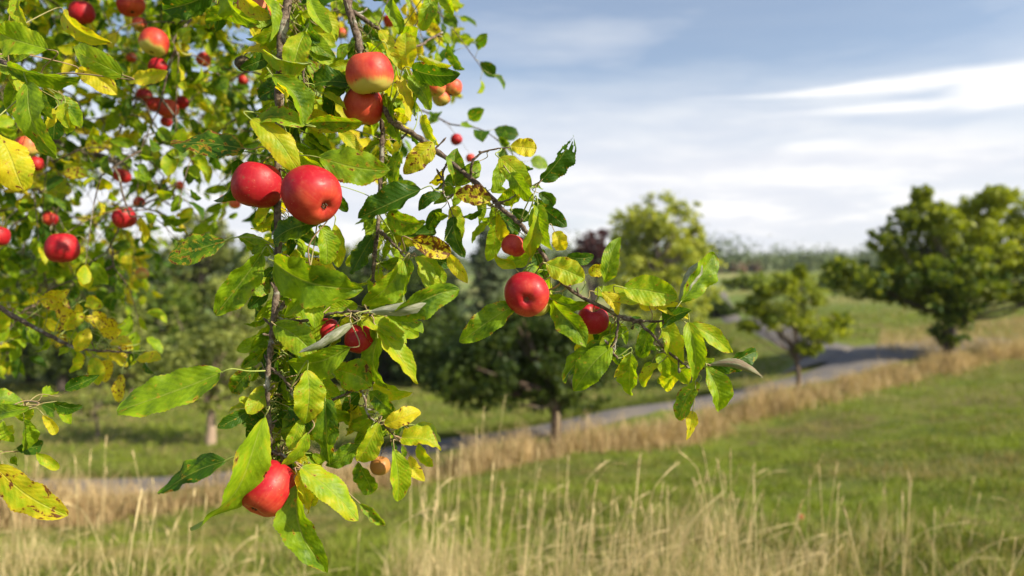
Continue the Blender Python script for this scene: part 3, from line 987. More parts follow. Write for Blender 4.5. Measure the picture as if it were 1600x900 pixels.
tree('young_tree', 150, 15.5, 0.9, 0.03, [(145, 625, 45, 25, 0), (165, 590, 28, 24, 0), (120, 640, 28, 18, 0)],
     M_OLIVE, BARK, 'thin sparse sapling with a see-through crown on the left meadow', 'sapling', GS, 0.045, 0.25, 0.35, 63, 0.7)


def shrub(px, d, w, h, mat, label, seed, leaf=0.12, tone=0.5):
    r = np.random.default_rng(seed)
    x_ = (px - 800) / F * d
    z_ = float(H(x_, d))
    acc = Acc()
    B = np.array((x_, d, z_))
    W_ = w / F * d
    H_ = h / F * d
    root = empty('shrub', B)
    st = Acc()
    for _ in range(16):
        c_ = B + np.array((r.uniform(-W_, W_) * 0.75, r.uniform(-W_, W_) * 0.5, H_ * r.uniform(0.25, 0.8)))
        s_ = H_ * r.uniform(0.22, 0.4)
        crown_quads(acc, c_, (s_ * 1.2, s_, s_ * 0.9), int(np.clip((s_ / leaf) ** 2 * 6, 20, 500)), leaf, r, tone + r.normal(0, 0.15))
        V, Q, U = tube(catmull(np.array([B + (r.normal(0, .05), r.normal(0, .05), -0.1), (B + c_) / 2, c_]), 4), np.linspace(0.03, 0.008, 9), 4)
        st.add(V, Q, U)
    acc.build('crown', mat, root, origin=B, smooth=False)
    st.build('stems', DARKBARK, root, origin=B)
    tag(root, label, 'shrub', 'shrubs along the path and the far field')


for k, (px, d, w, h, mt, tn, lab) in enumerate((
        (1160, 62, 40, 30, M_MID, 0.6, 'green shrub beside the far end of the path'),
        (1215, 75, 45, 30, M_MID, 0.7, 'bright green shrub at the middle of the far field edge'),
        (1275, 80, 42, 28, M_YEL, 0.3, 'yellowish shrub between the young tree and the large tree'),
        (1330, 85, 42, 26, M_DARK, 0.8, 'dark shrub behind the left side of the large tree'),
        (1120, 46, 28, 32, M_DARK, 0.6, 'dark shrub at the foot of the yellowing tree by the path'),
        (1420, 95, 60, 22, M_MID, 0.5, 'low shrub seen under the large tree'),
        (1540, 90, 60, 24, M_OLIVE, 0.5, 'olive shrub at the field edge on the far right'))):
    shrub(px, d, w, h, mt, lab, 80 + k, 0.25, tn)


def far_wood():
    r = np.random.default_rng(99)
    for name, mat, n, x0, x1, y0, y1, lab in (
            ('distant_wood', M_FAR, 1500, -260, 330, 170, 400, 'hazy wooded ridge on the horizon'),
            ('rusty_scrub', M_RUST, 16, 56, 70, 188, 215, 'rust-brown scrub on the slope below the wooded ridge')):
        acc = Acc()
        for _ in range(n):
            x_ = r.uniform(x0, x1)
            y_ = r.uniform(y0, y1)
            z_ = float(H(x_, y_))
            s_ = r.uniform(2.9, 5.0) * (1 + 0.45 * math.sin(x_ * 0.045) * math.sin(x_ * 0.017 + 1) + 0.25 * math.sin(x_ * 0.13)) if name == 'distant_wood' else r.uniform(1.0, 2.2)
            crown_quads(acc, (x_, y_, z_ + s_ * 0.8), (s_, s_, s_ * 1.0), 110, 0.55, r, 0.5 + r.normal(0, 0.2))
        tag(acc.build(name, mat, smooth=False), lab, None, kind='stuff')


far_wood()

# ------------------------------------------------------------------ thin summer haze
hz = bpy.data.materials.new('thin_haze')
hz.use_nodes = True
q = NT(hz.node_tree)
for n in list(q.n):
    q.n.remove(n)
pv = q.n.new('ShaderNodeVolumePrincipled')
pv.inputs['Color'].default_value = (0.86, 0.92, 1.0, 1)
pv.inputs['Density'].default_value = 0.00025
pv.inputs['Anisotropy'].default_value = 0.25
ho = q.n.new('ShaderNodeOutputMaterial')
q.l.new(pv.outputs[0], ho.inputs['Volume'])
hx, hy0, hy1, hb, ht = 1450.0, -1430.0, 1460.0, float(GZ.min()) - 1.0, float(GZ.max()) + 14.0
HV = np.array([(sx, sy, sz) for sz in (hb, ht) for sx, sy in ((-hx, hy0), (hx, hy0), (hx, hy1), (-hx, hy1))])
HQ = np.array([(0, 3, 2, 1), (4, 5, 6, 7), (0, 1, 5, 4), (1, 2, 6, 5), (2, 3, 7, 6), (3, 0, 4, 7)])
tag(mesh('haze', HV, HQ, hz), kind='stuff')
S.cycles.volume_bounces = 0

# ------------------------------------------------------------------ the near apple tree
TREE_B = np.array((-4.3, 3.0, float(H(-4.3, 3.0)) - 0.05))
troot = empty('apple_tree', TREE_B)
tag(troot, 'near apple tree with spotted yellowing leaves whose branches hang across the picture', 'tree')


def bpath(pts, sub=7, jit=0.0, seed=0):
    p = np.array([P(*q) for q in pts])
    p = catmull(p, sub)
    if jit:
        r = np.random.default_rng(seed)
        p += r.normal(0, jit, p.shape)
    return p


BR = {}     # name -> path of near branches, for hanging leaves and apples


def branch(pts, r0, r1, sub=7, jit=0.0006, sides=8, seed=1, mat=None, knob=0.13):
    p = bpath(pts, sub, jit, seed) if not isinstance(pts, np.ndarray) else pts
    rad = np.linspace(r0, r1, len(p))
    V, Q, U = tube(p, rad, sides, knob, seed)
    a = Acc()
    a.add(V, Q, U)
    a.build('branch', mat or TWIG, troot, origin=TREE_B)
    BR[len(BR)] = p
    return p


# trunk and the limbs that carry the visible branches (mostly out of the picture, above and left)
tp = catmull(np.array([TREE_B, TREE_B + (0.05, 0, 0.8), TREE_B + (-0.05, 0.05, 1.5), TREE_B + (0.15, 0.05, 2.2)]), 6)
a = Acc()
V, Q, U = tube(tp, np.linspace(0.2, 0.13, len(tp)), 14, 0.04, 2)
a.add(V, Q, U)
a.build('trunk', LIMB, troot, origin=TREE_B)
limbA = catmull(np.array([tp[-3], (-3.2, 2.6, 3.0), P(-150, -520, 2.2), P(250, -330, 1.55), P(420, -200, 1.15)]), 7)
branch(limbA, 0.075, 0.022, mat=LIMB, sides=10, knob=0.05)
limbB = catmull(np.array([tp[-2], (-3.4, 3.4, 2.9), P(-200, -250, 3.0), P(150, -180, 2.5), P(450, -160, 2.1), P(600, -120, 1.9)]), 7)
branch(limbB, 0.07, 0.016, mat=LIMB, sides=10, knob=0.05)
limbC = catmull(np.array([tp[-6], (-3.6, 2.9, 1.9), P(-420, 120, 2.5), P(-60, 190, 2.3), P(140, 240, 2.2), P(200, 262, 2.2)]), 7)
branch(limbC, 0.05, 0.006, mat=LIMB, sides=8, knob=0.06)
end = limbA[-1]
b1 = [(455, -30, 0.90), (450, 0, 0.90), (440, 60, 0.89), (437, 120, 0.88), (436, 210, 0.88), (433, 300, 0.88), (434, 390, 0.88), (430, 480, 0.87), (424, 530, 0.87), (418, 600, 0.87), (421, 660, 0.87), (424, 712, 0.87)]
p1 = bpath(b1, 7, 0.0006, 4)
p1 = np.vstack([catmull(np.array([end, P(450, -110, 1.0), P(455, -35, 0.905)]), 6)[:-1], p1])
branch(p1, 0.0075, 0.0024, seed=4)
p2 = np.vstack([catmull(np.array([end, P(520, -120, 1.05), P(538, -35, 1.0)]), 5)[:-1],
                bpath([(538, -30, 1.0), (547, 20, 0.98), (560, 60, 0.96), (566, 92, 0.95), (585, 140, 0.96), (598, 190, 0.97), (595, 250, 0.97), (592, 330, 0.97), (585, 400, 0.96), (583, 440, 0.96)], 6, 0.0006, 5)])
branch(p2, 0.0075, 0.0022, seed=5)
branch([(585, 140, 0.96), (612, 188, 0.93), (650, 213, 0.92), (700, 250, 0.90), (740, 282, 0.89), (785, 325, 0.88), (822, 360, 0.87), (850, 400, 0.86), (884, 448, 0.86), (962, 492, 0.86), (1002, 508, 0.86), (1045, 550, 0.86), (1078, 575, 0.86), (1100, 575, 0.86)], 0.0042, 0.0014, seed=6)
branch([(962, 492, 0.86), (1000, 500, 0.86), (1040, 500, 0.86), (1062, 478, 0.86)], 0.0020, 0.0011, seed=7)
branch([(967, 493, 0.86), (963, 525, 0.86), (958, 550, 0.86), (965, 560, 0.86)], 0.0020, 0.0012, seed=8)
branch([(548, 15, 0.98), (590, 45, 1.0), (640, 75, 1.02), (690, 50, 1.1)], 0.0035, 0.0015, seed=9)
branch([(735, 278, 0.89), (740, 250, 0.88), (765, 234, 0.88), (798, 230, 0.88)], 0.0020, 0.0009, seed=10)
branch([(785, 325, 0.88), (768, 320, 0.88), (795, 312, 0.88), (812, 300, 0.88), (845, 283, 0.88)], 0.0013, 0.0007, seed=11)
branch([(592, 360, 0.96), (612, 378, 0.94), (625, 392, 0.93), (640, 410, 0.93)], 0.0030, 0.0015, seed=12)
branch([(434, 410, 0.88), (455, 418, 0.86), (485, 418, 0.86), (505, 435, 0.86)], 0.0030, 0.0013, seed=13)
branch([(424, 495, 0.87), (470, 502, 0.88), (520, 490, 0.87), (560, 487, 0.86), (580, 490, 0.86)], 0.0022, 0.001, seed=14)
branch([(424, 575, 0.87), (450, 600, 0.87), (480, 640, 0.88), (560, 610, 0.90), (575, 650, 0.90), (600, 665, 0.90), (622, 688, 0.90)], 0.0020, 0.001, seed=15)
branch([(424, 705, 0.87), (450, 715, 0.86), (480, 735, 0.86)], 0.0022, 0.0012, seed=16)
branch([(440, 60, 0.89), (470, 95, 0.87), (475, 130, 0.87)], 0.0025, 0.001, seed=17)
branch([(693, 300, 0.90), (692, 270, 0.90), (700, 252, 0.90)], 0.0016, 0.0012, seed=18)
branch([(693, 300, 0.90), (705, 330, 0.90), (712, 345, 0.90)], 0.0009, 0.0006, seed=19)
branch([(-90, 410, 1.2), (0, 480, 1.25), (60, 515, 1.25), (110, 540, 1.25), (155, 548, 1.25), (205, 550, 1.25)], 0.0055, 0.0018, seed=20)
branch([(-120, 60, 0.95), (-30, 85, 0.9), (10, 100, 0.88), (40, 122, 0.87), (60, 130, 0.87)], 0.006, 0.002, seed=21)
branch([(-100, 640, 0.95), (0, 640, 0.9), (40, 637, 0.88)], 0.002, 0.0008, seed=22)
branch([(-100, 700, 0.95), (-40, 715, 0.9), (-5, 730, 0.88)], 0.002, 0.0008, seed=23)
branch([(245, -60, 1.1), (330, -30, 0.95), (352, -25, 0.9)], 0.004, 0.0015, seed=24)
NB = dict(BR)
allbr = np.concatenate([NB[k] for k in list(NB)[3:]])


sr = np.random.default_rng(321)
spa = Acc()
for k in list(NB)[3:]:
    p = NB[k]
    n_sp = max(2, int(np.linalg.norm(np.diff(p, axis=0), axis=1).sum() / 0.035))
    for _ in range(n_sp):
        a_ = p[sr.integers(0, len(p))]
        dv = unit(sr.normal(0, 1, 3))
        L = sr.uniform(0.006, 0.022)
        m_ = np.linspace(0, 1, 7)[:, None]
        pp = a_ + dv * L * m_ + np.array((0, 0, 0.004)) * m_ ** 2
        V, Q, U = tube(pp, np.array([1.1, 1.0, 1.3, 0.95, 1.35, 1.5, 0.5]) * sr.uniform(0.0009, 0.0015), 6, 0.1, int(sr.integers(1e6)))
        spa.add(V, Q, U)
spa.build('spurs', TWIG, troot, origin=TREE_B)['kind'] = 'stuff'


def outline(t_, tip=1.0, sh=0.55):
    t_ = np.clip(t_, 0, 1)
    v = t_ ** sh * (1 - t_) ** (0.62 * tip)
    return v / v.max() * 1.0


def leaf_geo(base, tip, W_, roll=0.0, fold=0.35, curl=0.25, arch=0.10, nl=44, nw=5, wave=0.06, twist=0.0, serr=0.05, r=None, ref=None, holes=0.0):
    """an apple leaf. W_ full width in metres, roll turns the upper side away from the viewer"""
    r = r or np.random.default_rng(0)
    L = np.linalg.norm(tip - base)
    T = unit(tip - base)
    to = unit((np.array((0, 0, EYE)) if ref is None else ref) - (base + tip) / 2)
    N0 = unit(to - T * (to @ T))
    S0 = np.cross(T, N0)
    tt = np.linspace(0, 1, nl)
    us = np.linspace(-1, 1, 2 * nw + 1)
    w = outline(tt, r.uniform(0.7, 1.5), r.uniform(0.42, 0.8)) * W_ * 0.5 * (1 + 0.05 * np.sin(tt * r.uniform(8, 20) + r.uniform(0, 6)))
    tooth = ((tt * nl / 2.0) % 1.0) if nl > 30 else np.zeros(nl)
    ph = r.uniform(0, 6.28, 4)
    ang = roll + twist * (tt - 0.3)
    N = np.cos(ang)[:, None] * N0 + np.sin(ang)[:, None] * S0
    Sd = np.cross(T, N)
    sag = arch * L * (np.sin(tt * np.pi) * 0.7 - (tt ** 2) * 0.6)
    side = r.normal(0, 0.05) * L * np.sin(tt * np.pi)
    C_ = base + T * (tt * L)[:, None] + N * sag[:, None] + Sd * side[:, None]
    # across: integrate the bending angle
    U_ = np.abs(us)
    th = fold + curl * U_
    # antiderivatives of cos / sin of (fold + curl*u)
    if abs(curl) < 1e-3:
        X = U_ * math.cos(fold)
        Z = U_ * math.sin(fold)
    else:
        X = (np.sin(th) - math.sin(fold)) / curl
        Z = (-np.cos(th) + math.cos(fold)) / curl
    X = X * np.sign(us)
    ww = w[:, None] * (1 + serr * (tooth[:, None] - 0.5) * 2 * (U_[None, :] > 0.99))
    asym = 1 + r.normal(0, 0.06) * np.sign(us)[None, :]
    ww = ww * asym
    wv = wave * W_ * U_[None, :] ** 1.5 * (np.sin(tt[:, None] * r.uniform(9, 16) + ph[0] + np.sign(us)[None, :] * ph[1]) * 0.6 + 0.4 * np.sin(tt[:, None] * 27 + ph[2] + np.sign(us)[None, :] * ph[3]))
    V = C_[:, None, :] + Sd[:, None, :] * (ww * X[None, :])[..., None] + N[:, None, :] * (ww * Z[None, :] + wv)[..., None]
    k = 2 * nw + 1
    i, j = np.meshgrid(np.arange(nl - 1), np.arange(k - 1), indexing='ij')
    Q = np.stack([i * k + j, i * k + j + 1, (i + 1) * k + j + 1, (i + 1) * k + j], -1).reshape(-1, 4)
    # orientation: make the upper side (N) the front face
    v0 = V.reshape(-1, 3)
    mid = Q[len(Q) // 2]
    nn = np.cross(v0[mid[1]] - v0[mid[0]], v0[mid[2]] - v0[mid[1]])
    if nn @ N[nl // 2] < 0:
        Q = Q[:, ::-1]
    uv = np.stack([np.broadcast_to((us + 1) / 2, (nl, k)), np.broadcast_to(tt[:, None], (nl, k))], -1).reshape(-1, 2)
    if holes:
        cc = v0[Q].mean(1)
        uvq = uv[Q].mean(1)
        f = np.sin(uvq[:, 0] * 17 + ph[0]) * np.sin(uvq[:, 1] * 23 + ph[1]) + 0.5 * np.sin(uvq[:, 0] * 37 + ph[2]) + (uvq[:, 1] - 0.6) * 2.2
        Q = Q[f < 2.4 - holes * 1.6]
    return v0, Q, uv


def petiole(base, T, anchor, r, rad=0.00065):
    d = np.linalg.norm(anchor - base)
    m_ = base - T * min(0.4 * d, 0.012)
    m2 = anchor * 0.6 + base * 0.4 + r.normal(0, 0.04, 3) * d + np.array((0, 0, 0.08)) * d
    return tube(catmull(np.array([anchor, m2, m_, base + T * 0.004]), 5), np.linspace(rad * 1.5, rad, 16), 5)


# tones: (yellowing, browning)
TONES = {'g': (-0.08, 0.12), 'm': (0.26, 0.16), 'l': (0.46, 0.15), 'y': (0.64, 0.20), 'Y': (0.92, 0.30), 'o': (0.85, 0.45), 'b': (0.9, 0.72), 's': (0.34, 0.34), 'd': (0.05, 0.42), 'k': (0, 0)}
LEAVES = [
    # bx, by, tx, ty, apparent width, roll, tone [, depth]
    (76, 78, -8, 50, 54, 25, 'l', 0.84), (192, 118, 104, 76, 40, -25, 'l', 0.82), (12, 104, 124, 126, 30, 40, 'm', 0.83), (42, 128, 78, 247, 48, 30, 'm', 0.82),
    (-6, 208, 34, 296, 60, -20, 'Y', 0.80), (122, 108, 180, 146, 32, 20, 'Y', 1.0), (330, -12, 252, 16, 40, -30, 'g', 0.9), (28, -8, 44, 42, 20, 40, 'y', 0.85),
    (352, -25, 393, 42, 32, 45, 'm', 0.88), (382, 232, 266, 222, 46, 35, 'd', 0.88), (374, 250, 344, 318, 46, -40, 'g', 0.9), (352, 376, 263, 404, 46, 40, 'd', 0.86),
    (98, 20, 166, 70, 20, 20, 'Y', 1.0), (262, 112, 198, 126, 24, 0, 'Y', 1.15), (404, -12, 431, 62, 22, -45, 'l', 0.86), (484, -8, 516, 52, 28, -30, 'l', 0.88),
    (478, 50, 452, 128, 40, 30, 'l', 0.87), (482, 98, 404, 78, 24, -50, 'y', 0.86), (426, 118, 480, 192, 42, -30, 'l', 0.85), (478, 196, 392, 184, 24, 20, 's', 0.86),
    (392, 186, 468, 268, 40, -20, 'y', 0.85), (446, 128, 402, 152, 26, 40, 'g', 0.9), (548, 130, 462, 140, 34, 45, 'g', 0.92), (546, 136, 514, 184, 30, 45, 'g', 0.93),
    (640, 110, 632, 48, 40, -30, 'y', 0.93), (644, 108, 718, 118, 34, 40, 'g', 0.90), (622, 118, 640, 190, 18, -40, 'Y', 0.91), (638, 118, 674, 172, 30, -10, 'l', 0.91),
    (652, 126, 648, 188, 22, 45, 'g', 0.92), (600, 146, 624, 226, 22, 50, 'm', 0.94), (660, 180, 682, 228, 12, 0, 'y', 0.93), (614, -5, 626, 52, 22, 30, 'm', 0.98),
    (672, -10, 660, 46, 32, -20, 'l', 0.93), (690, -10, 708, 22, 24, 20, 'l', 0.92), (594, 46, 618, 84, 20, -30, 'y', 0.95), (606, 76, 628, 108, 20, -20, 'y', 0.93),
    (484, 192, 566, 190, 30, 30, 's', 0.90), (528, 204, 562, 240, 22, -30, 'y', 0.93), (498, 246, 608, 266, 58, -25, 's', 0.86), (678, 222, 632, 272, 38, -15, 'o', 0.90),
    (711, 288, 712, 230, 32, 25, 'm', 0.90), (658, 296, 556, 338, 46, 38, 'g', 0.87), (604, 334, 664, 352, 40, 30, 's', 0.88), (690, 302, 652, 326, 22, 30, 'g', 0.89),
    (768, 312, 711, 300, 32, 20, 'b', 0.88), (709, 338, 724, 402, 26, 35, 'g', 0.90), (642, 374, 704, 396, 38, -10, 'b', 0.88), (498, 348, 424, 372, 42, 40, 'g', 0.86),
    (500, 352, 510, 414, 36, -30, 'l', 0.87), (522, 350, 530, 418, 26, -20, 'y', 0.90), (524, 300, 542, 332, 16, 30, 'g', 0.92), (584, 366, 548, 428, 30, 50, 'g', 0.97),
    (428, 408, 562, 458, 70, 35, 'm', 0.85), (410, 394, 336, 494, 52, -25, 'm', 0.86), (630, 406, 566, 480, 42, -30, 'l', 0.90), (636, 402, 632, 480, 36, 45, 'm', 0.92),
    (650, 400, 684, 474, 28, -40, 'l', 0.93), (700, 396, 731, 443, 16, 0, 'Y', 0.89), (576, 486, 712, 458, 17, 0, 'k', 0.83),  (550, 506, 468, 556, 13, 0, 'k', 0.83),
    (548, 542, 448, 570, 56, -25, 'l', 0.85), (564, 494, 637, 534, 26, -30, 'y', 0.86), (590, 512, 656, 598, 26, -25, 'y', 0.86), (590, 528, 598, 612, 30, 45, 'm', 0.89),
    (428, 506, 492, 556, 48, 20, 'l', 0.86), (424, 545, 446, 602, 36, 45, 'g', 0.90), (518, 574, 580, 604, 42, 40, 's', 0.89), (480, 578, 478, 664, 46, -20, 'y', 0.85),
    (486, 580, 520, 654, 34, 35, 'm', 0.87), (508, 624, 512, 728, 38, 25, 'm', 0.86), (577, 612, 614, 646, 28, 25, 'm', 0.89), (600, 662, 656, 640, 30, -10, 'Y', 0.89),
    (592, 660, 560, 722, 40, -20, 'y', 0.88), (626, 684, 690, 700, 36, -25, 'y', 0.88), (616, 702, 624, 785, 34, -30, 'l', 0.87), (640, 712, 664, 752, 20, 0, 'Y', 0.90),
    (560, 722, 580, 774, 32, 40, 'm', 0.93), (566, 698, 508, 730, 30, 30, 'm', 0.88), (470, 730, 562, 812, 40, -20, 'l', 0.84), (562, 786, 602, 822, 20, 25, 's', 0.87),
    (464, 756, 513, 896, 46, 30, 'm', 0.84), (464, 740, 484, 802, 18, -30, 'Y', 0.84), (414, 650, 318, 836, 50, -30, 'l', 0.80), (352, 720, 247, 772, 36, 38, 'g', 0.87),
    (346, 582, 182, 642, 62, 25, 'm', 0.82), (400, 574, 360, 614, 34, 20, 'd', 0.88), (48, 636, -22, 668, 26, 20, 'm', 0.83), (-10, 726, 106, 806, 44, 20, 'o', 0.82),
    (797, 228, 839, 232, 34, -20, 'Y', 0.88), (845, 283, 898, 213, 32, 40, 'g', 0.86, 'h'), (780, 246, 830, 292, 38, -20, 'y', 0.87), (788, 250, 770, 302, 24, -30, 'l', 0.89),
    (796, 270, 836, 320, 30, 30, 'm', 0.86), (832, 318, 828, 404, 20, -40, 'l', 0.85), (840, 320, 856, 392, 34, 35, 'm', 0.86), (842, 318, 886, 354, 26, 30, 'g', 0.88),
    (866, 362, 882, 392, 26, -10, 'Y', 0.88), (853, 412, 914, 436, 44, -15, 'y', 0.85), (920, 428, 952, 412, 26, 0, 'o', 0.88), (944, 442, 968, 369, 30, 25, 'm', 0.86),
    (974, 450, 1058, 464, 52, -20, 'l', 0.85), (852, 462, 922, 478, 32, 30, 'm', 0.87), (928, 456, 1012, 472, 30, -30, 'l', 0.86), (1062, 474, 1117, 396, 40, 30, 'm', 0.84),
    (1062, 472, 1091, 408, 20, 0, 'k', 0.845), (806, 476, 716, 534, 42, 30, 'm', 0.84), (860, 466, 918, 542, 32, 30, 'm', 0.86), (940, 456, 968, 492, 22, -20, 'Y', 0.85),
    (957, 532, 874, 590, 26, 50, 'm', 0.87), (956, 542, 894, 610, 48, 30, 'm', 0.85), (986, 552, 984, 618, 36, 30, 'l', 0.86), (1040, 502, 1066, 574, 32, -20, 'y', 0.86),
    (1076, 502, 1086, 600, 38, -20, 'l', 0.84), (1078, 508, 1147, 552, 30, -30, 'y', 0.85), (1108, 568, 1187, 549, 20, 40, 'g', 0.86), (1108, 570, 1193, 594, 12, 0, 'k', 0.85),
    (1104, 572, 1128, 645, 38, -25, 'l', 0.85), (1092, 597, 1060, 657, 26, 30, 's', 0.86), (1082, 642, 1073, 688, 16, -10, 'Y', 0.86), (1024, 478, 1078, 498, 26, -20, 'Y', 0.85),
    (806, 420, 772, 398, 22, -20, 'y', 0.88), (812, 362, 784, 340, 22, 30, 'g', 0.90), (470, 655, 452, 704, 26, -20, 'y', 0.86), (482, 676, 438, 734, 16, -20, 'l', 0.85),
    (426, 640, 442, 668, 28, 40, 'g', 0.89), (396, 618, 412, 662, 22, 40, 'g', 0.90), (600, 488, 717, 453, 26, 30, 'm', 0.835), (1030, 500, 1000, 560, 20, 30, 'm', 0.89), (985, 556, 960, 590, 12, 0, 'Y', 0.87),
]
TILT = {}
near_fol = Acc()
sizes = sorted(range(len(LEAVES)), key=lambda i: -math.hypot(LEAVES[i][0] - LEAVES[i][2], LEAVES[i][1] - LEAVES[i][3]) * LEAVES[i][4])
as_part = set(sizes[:98])


def add_leaf(acc, q, idx, nl=44, nw=5):
    bx, by, tx, ty, aw, roll, tone, d = q[:8]
    r = np.random.default_rng(1000 + idx)
    Lp = math.hypot(tx - bx, ty - by)
    base = P(bx, by, d)
    dt = r.normal(0, 0.10) * Lp / F * d
    tip = P(tx, ty, d + dt)
    aw = aw * 0.93
    L = np.linalg.norm(tip - base)
    if tone == 'k':
        V, Q, U = leaf_geo(base, tip, aw / F * d * 1.9, R(180 + r.uniform(-25, 25)), 0.35, r.uniform(0.7, 1.1), r.choice([-1, 1]) * r.uniform(0.10, 0.2), nl, nw, 0.10, r.normal(0, 0.5), r=r)
        mi = 1
        br = 0.7 if ty - by > 10 and by > 560 else 0.0
        col = (0, br, r.uniform())
    else:
        fold = r.uniform(0.20, 0.62)
        real = max(aw / max(0.5, math.cos(R(roll))), 0.40 * Lp) / math.cos(fold) * 0.93
        rl = math.copysign(math.acos(min(1, aw / (real * math.cos(fold) * 0.99 + 1e-6))) if aw < real * math.cos(fold) * 0.99 else 0.1, roll)
        rl = 0.5 * rl + 0.5 * R(roll)
        V, Q, U = leaf_geo(base, tip, real / F * d, rl, fold, r.uniform(-0.75, 0.45), r.uniform(0.0, 0.24), nl, nw, r.uniform(0.05, 0.13), r.normal(0, 0.7), r=r, holes=1.0 if len(q) > 8 else 0)
        ty_, tb = TONES[tone]
        col = (ty_ + r.normal(0, 0.05), tb, r.uniform())
        mi = 0
    acc.add(V, Q, U, col, mi)
    dd = np.linalg.norm((allbr - base), axis=1)
    an = allbr[int(np.argmin(dd))]
    if dd.min() < 0.16:
        V, Q, U = petiole(base, unit(tip - base), an, r, 0.0007 if L > 0.05 else 0.0005)
        acc.add(V, Q, U, (0, 0, r.uniform()), 2)


for i_, q in enumerate(LEAVES):
    if i_ in as_part:
        acc = Acc()
        add_leaf(acc, q, i_)
        org = P(q[0], q[1], q[7])
        o = acc.build('leaf', [LEAF, FELT, PET], troot, origin=org)
        o.location = Vector(org - TREE_B)
    else:
        add_leaf(near_fol, q, i_, 32, 4)

FAR = (
        (128, 20, 36, 1.5, 1.0, 0.2, 'blurred crimson apple near the top edge left of the top pair'),
        (204, 6, 40, 1.5, 0.85, 0.3, 'blurred red apple cut by the top edge'),
        (218, 38, 22, 1.6, 0.55, 0.4, 'small coral apple just below the one cut by the top edge'),
        (241, 66, 42, 1.4, 0.80, 0.9, 'apple with red top and green base beside the small coral one'),
        (247, 105, 28, 1.5, 1.1, 0.1, 'bright crimson apple above the dense apple cluster'),
        (318, 93, 21, 1.9, 0.75, 0.2, 'blurred small apple alone left of the shrivelled black fruit'),
        (380, 125, 16, 2.0, 0.9, 0.2, 'tiny red apple directly below the shrivelled black fruit'),
        (226, 150, 24, 1.8, 0.95, 0.2, 'leftmost apple of the dense blurred cluster'),
        (243, 163, 24, 1.7, 0.7, 0.2, 'second apple from the left of the dense blurred cluster'),
        (262, 170, 30, 1.7, 0.75, 0.2, 'largest coral apple of the dense blurred cluster'),
        (285, 160, 20, 1.8, 1.0, 0.2, 'rightmost dark red apple of the dense blurred cluster'),
        (260, 190, 17, 1.9, 0.8, 0.2, 'lowest apple of the dense blurred cluster'),
        (205, 90, 15, 2.1, 0.8, 0.2, 'little coral apple left of the bright crimson one'),
        (679, 133, 34, 1.15, 0.60, 0.5, 'orange apple, left of the pair under a green leaf at the crown edge'),
        (707, 136, 30, 1.2, 0.55, 0.3, 'orange apple under the green leaf, right of the pair'),
        (689, 152, 28, 1.2, 0.35, 0.3, 'yellow-orange apple below the pair at the crown edge'),
        (608, 33, 18, 1.6, 0.75, 0.3, 'small apple near the top edge right of the dark limb'),
        (534, 52, 18, 1.7, 0.55, 0.3, 'pale coral apple left of the dark limb'),
        (713, 218, 18, 1.7, 1.05, 0.1, 'small crimson apple alone against the sky right of the crown'),
        (735, 247, 14, 1.7, 0.8, 0.1, 'tiny orange-red apple at the upper end of the long twig'),
        (191, 275, 25, 1.9, 0.75, 0.3, 'blurred coral apple among bare twigs'),
        (44, 228, 36, 1.4, 0.45, 0.4, 'peach coloured apple behind the big yellow leaf at the left'),
        (56, 256, 22, 1.6, 0.95, 0.2, 'dark red apple right below the peach coloured one'),
        (194, 340, 34, 1.6, 1.0, 0.3, 'red apple above the yellow leaf patch on the left'),
        (218, 316, 18, 1.8, 0.6, 0.3, 'little apple just up and right of the red one above the yellow patch'),
        (97, 388, 46, 1.3, 1.15, 0.1, 'deep red blurred apple resting behind green leaves on the left'),
        (-3, 368, 32, 1.3, 1.0, 0.1, 'red apple cut by the left edge'),
        (78, 342, 22, 1.7, 0.95, 0.2, 'red apple partly hidden by yellow leaves above the deep red one'),
        (222, 427, 19, 1.8, 0.35, 0.3, 'pale orange apple hanging lowest on the left of the crown'),
        (281, 290, 13, 2.2, 0.6, 0.3, 'tiny orange apple at the end of a bare twig'),
        (367, 318, 17, 1.5, 0.35, 0.4, 'small yellow-orange apple behind the left of the two big red apples'),
        (350, 312, 12, 1.8, 0.5, 0.4, 'tiny pink apple left of the small yellow-orange one'))
FARAPPLES = [(q[0], q[1], q[2] / 2, q[3]) for q in FAR]


def proj(p):
    v = CMN.T @ (np.asarray(p) - np.array((0, 0, EYE)))
    d = -v[2]
    return 800 + v[0] / d * F, 450 - v[1] / d * F, d


def blocks(b_, t_):
    x_, y_, d_ = proj(0.5 * (b_ + t_))
    for (ax, ay, ar, ad) in FARAPPLES:
        if d_ < ad + 0.02 and (x_ - ax) ** 2 + (y_ - ay) ** 2 < (ar + 13) ** 2:
            return True
    return False


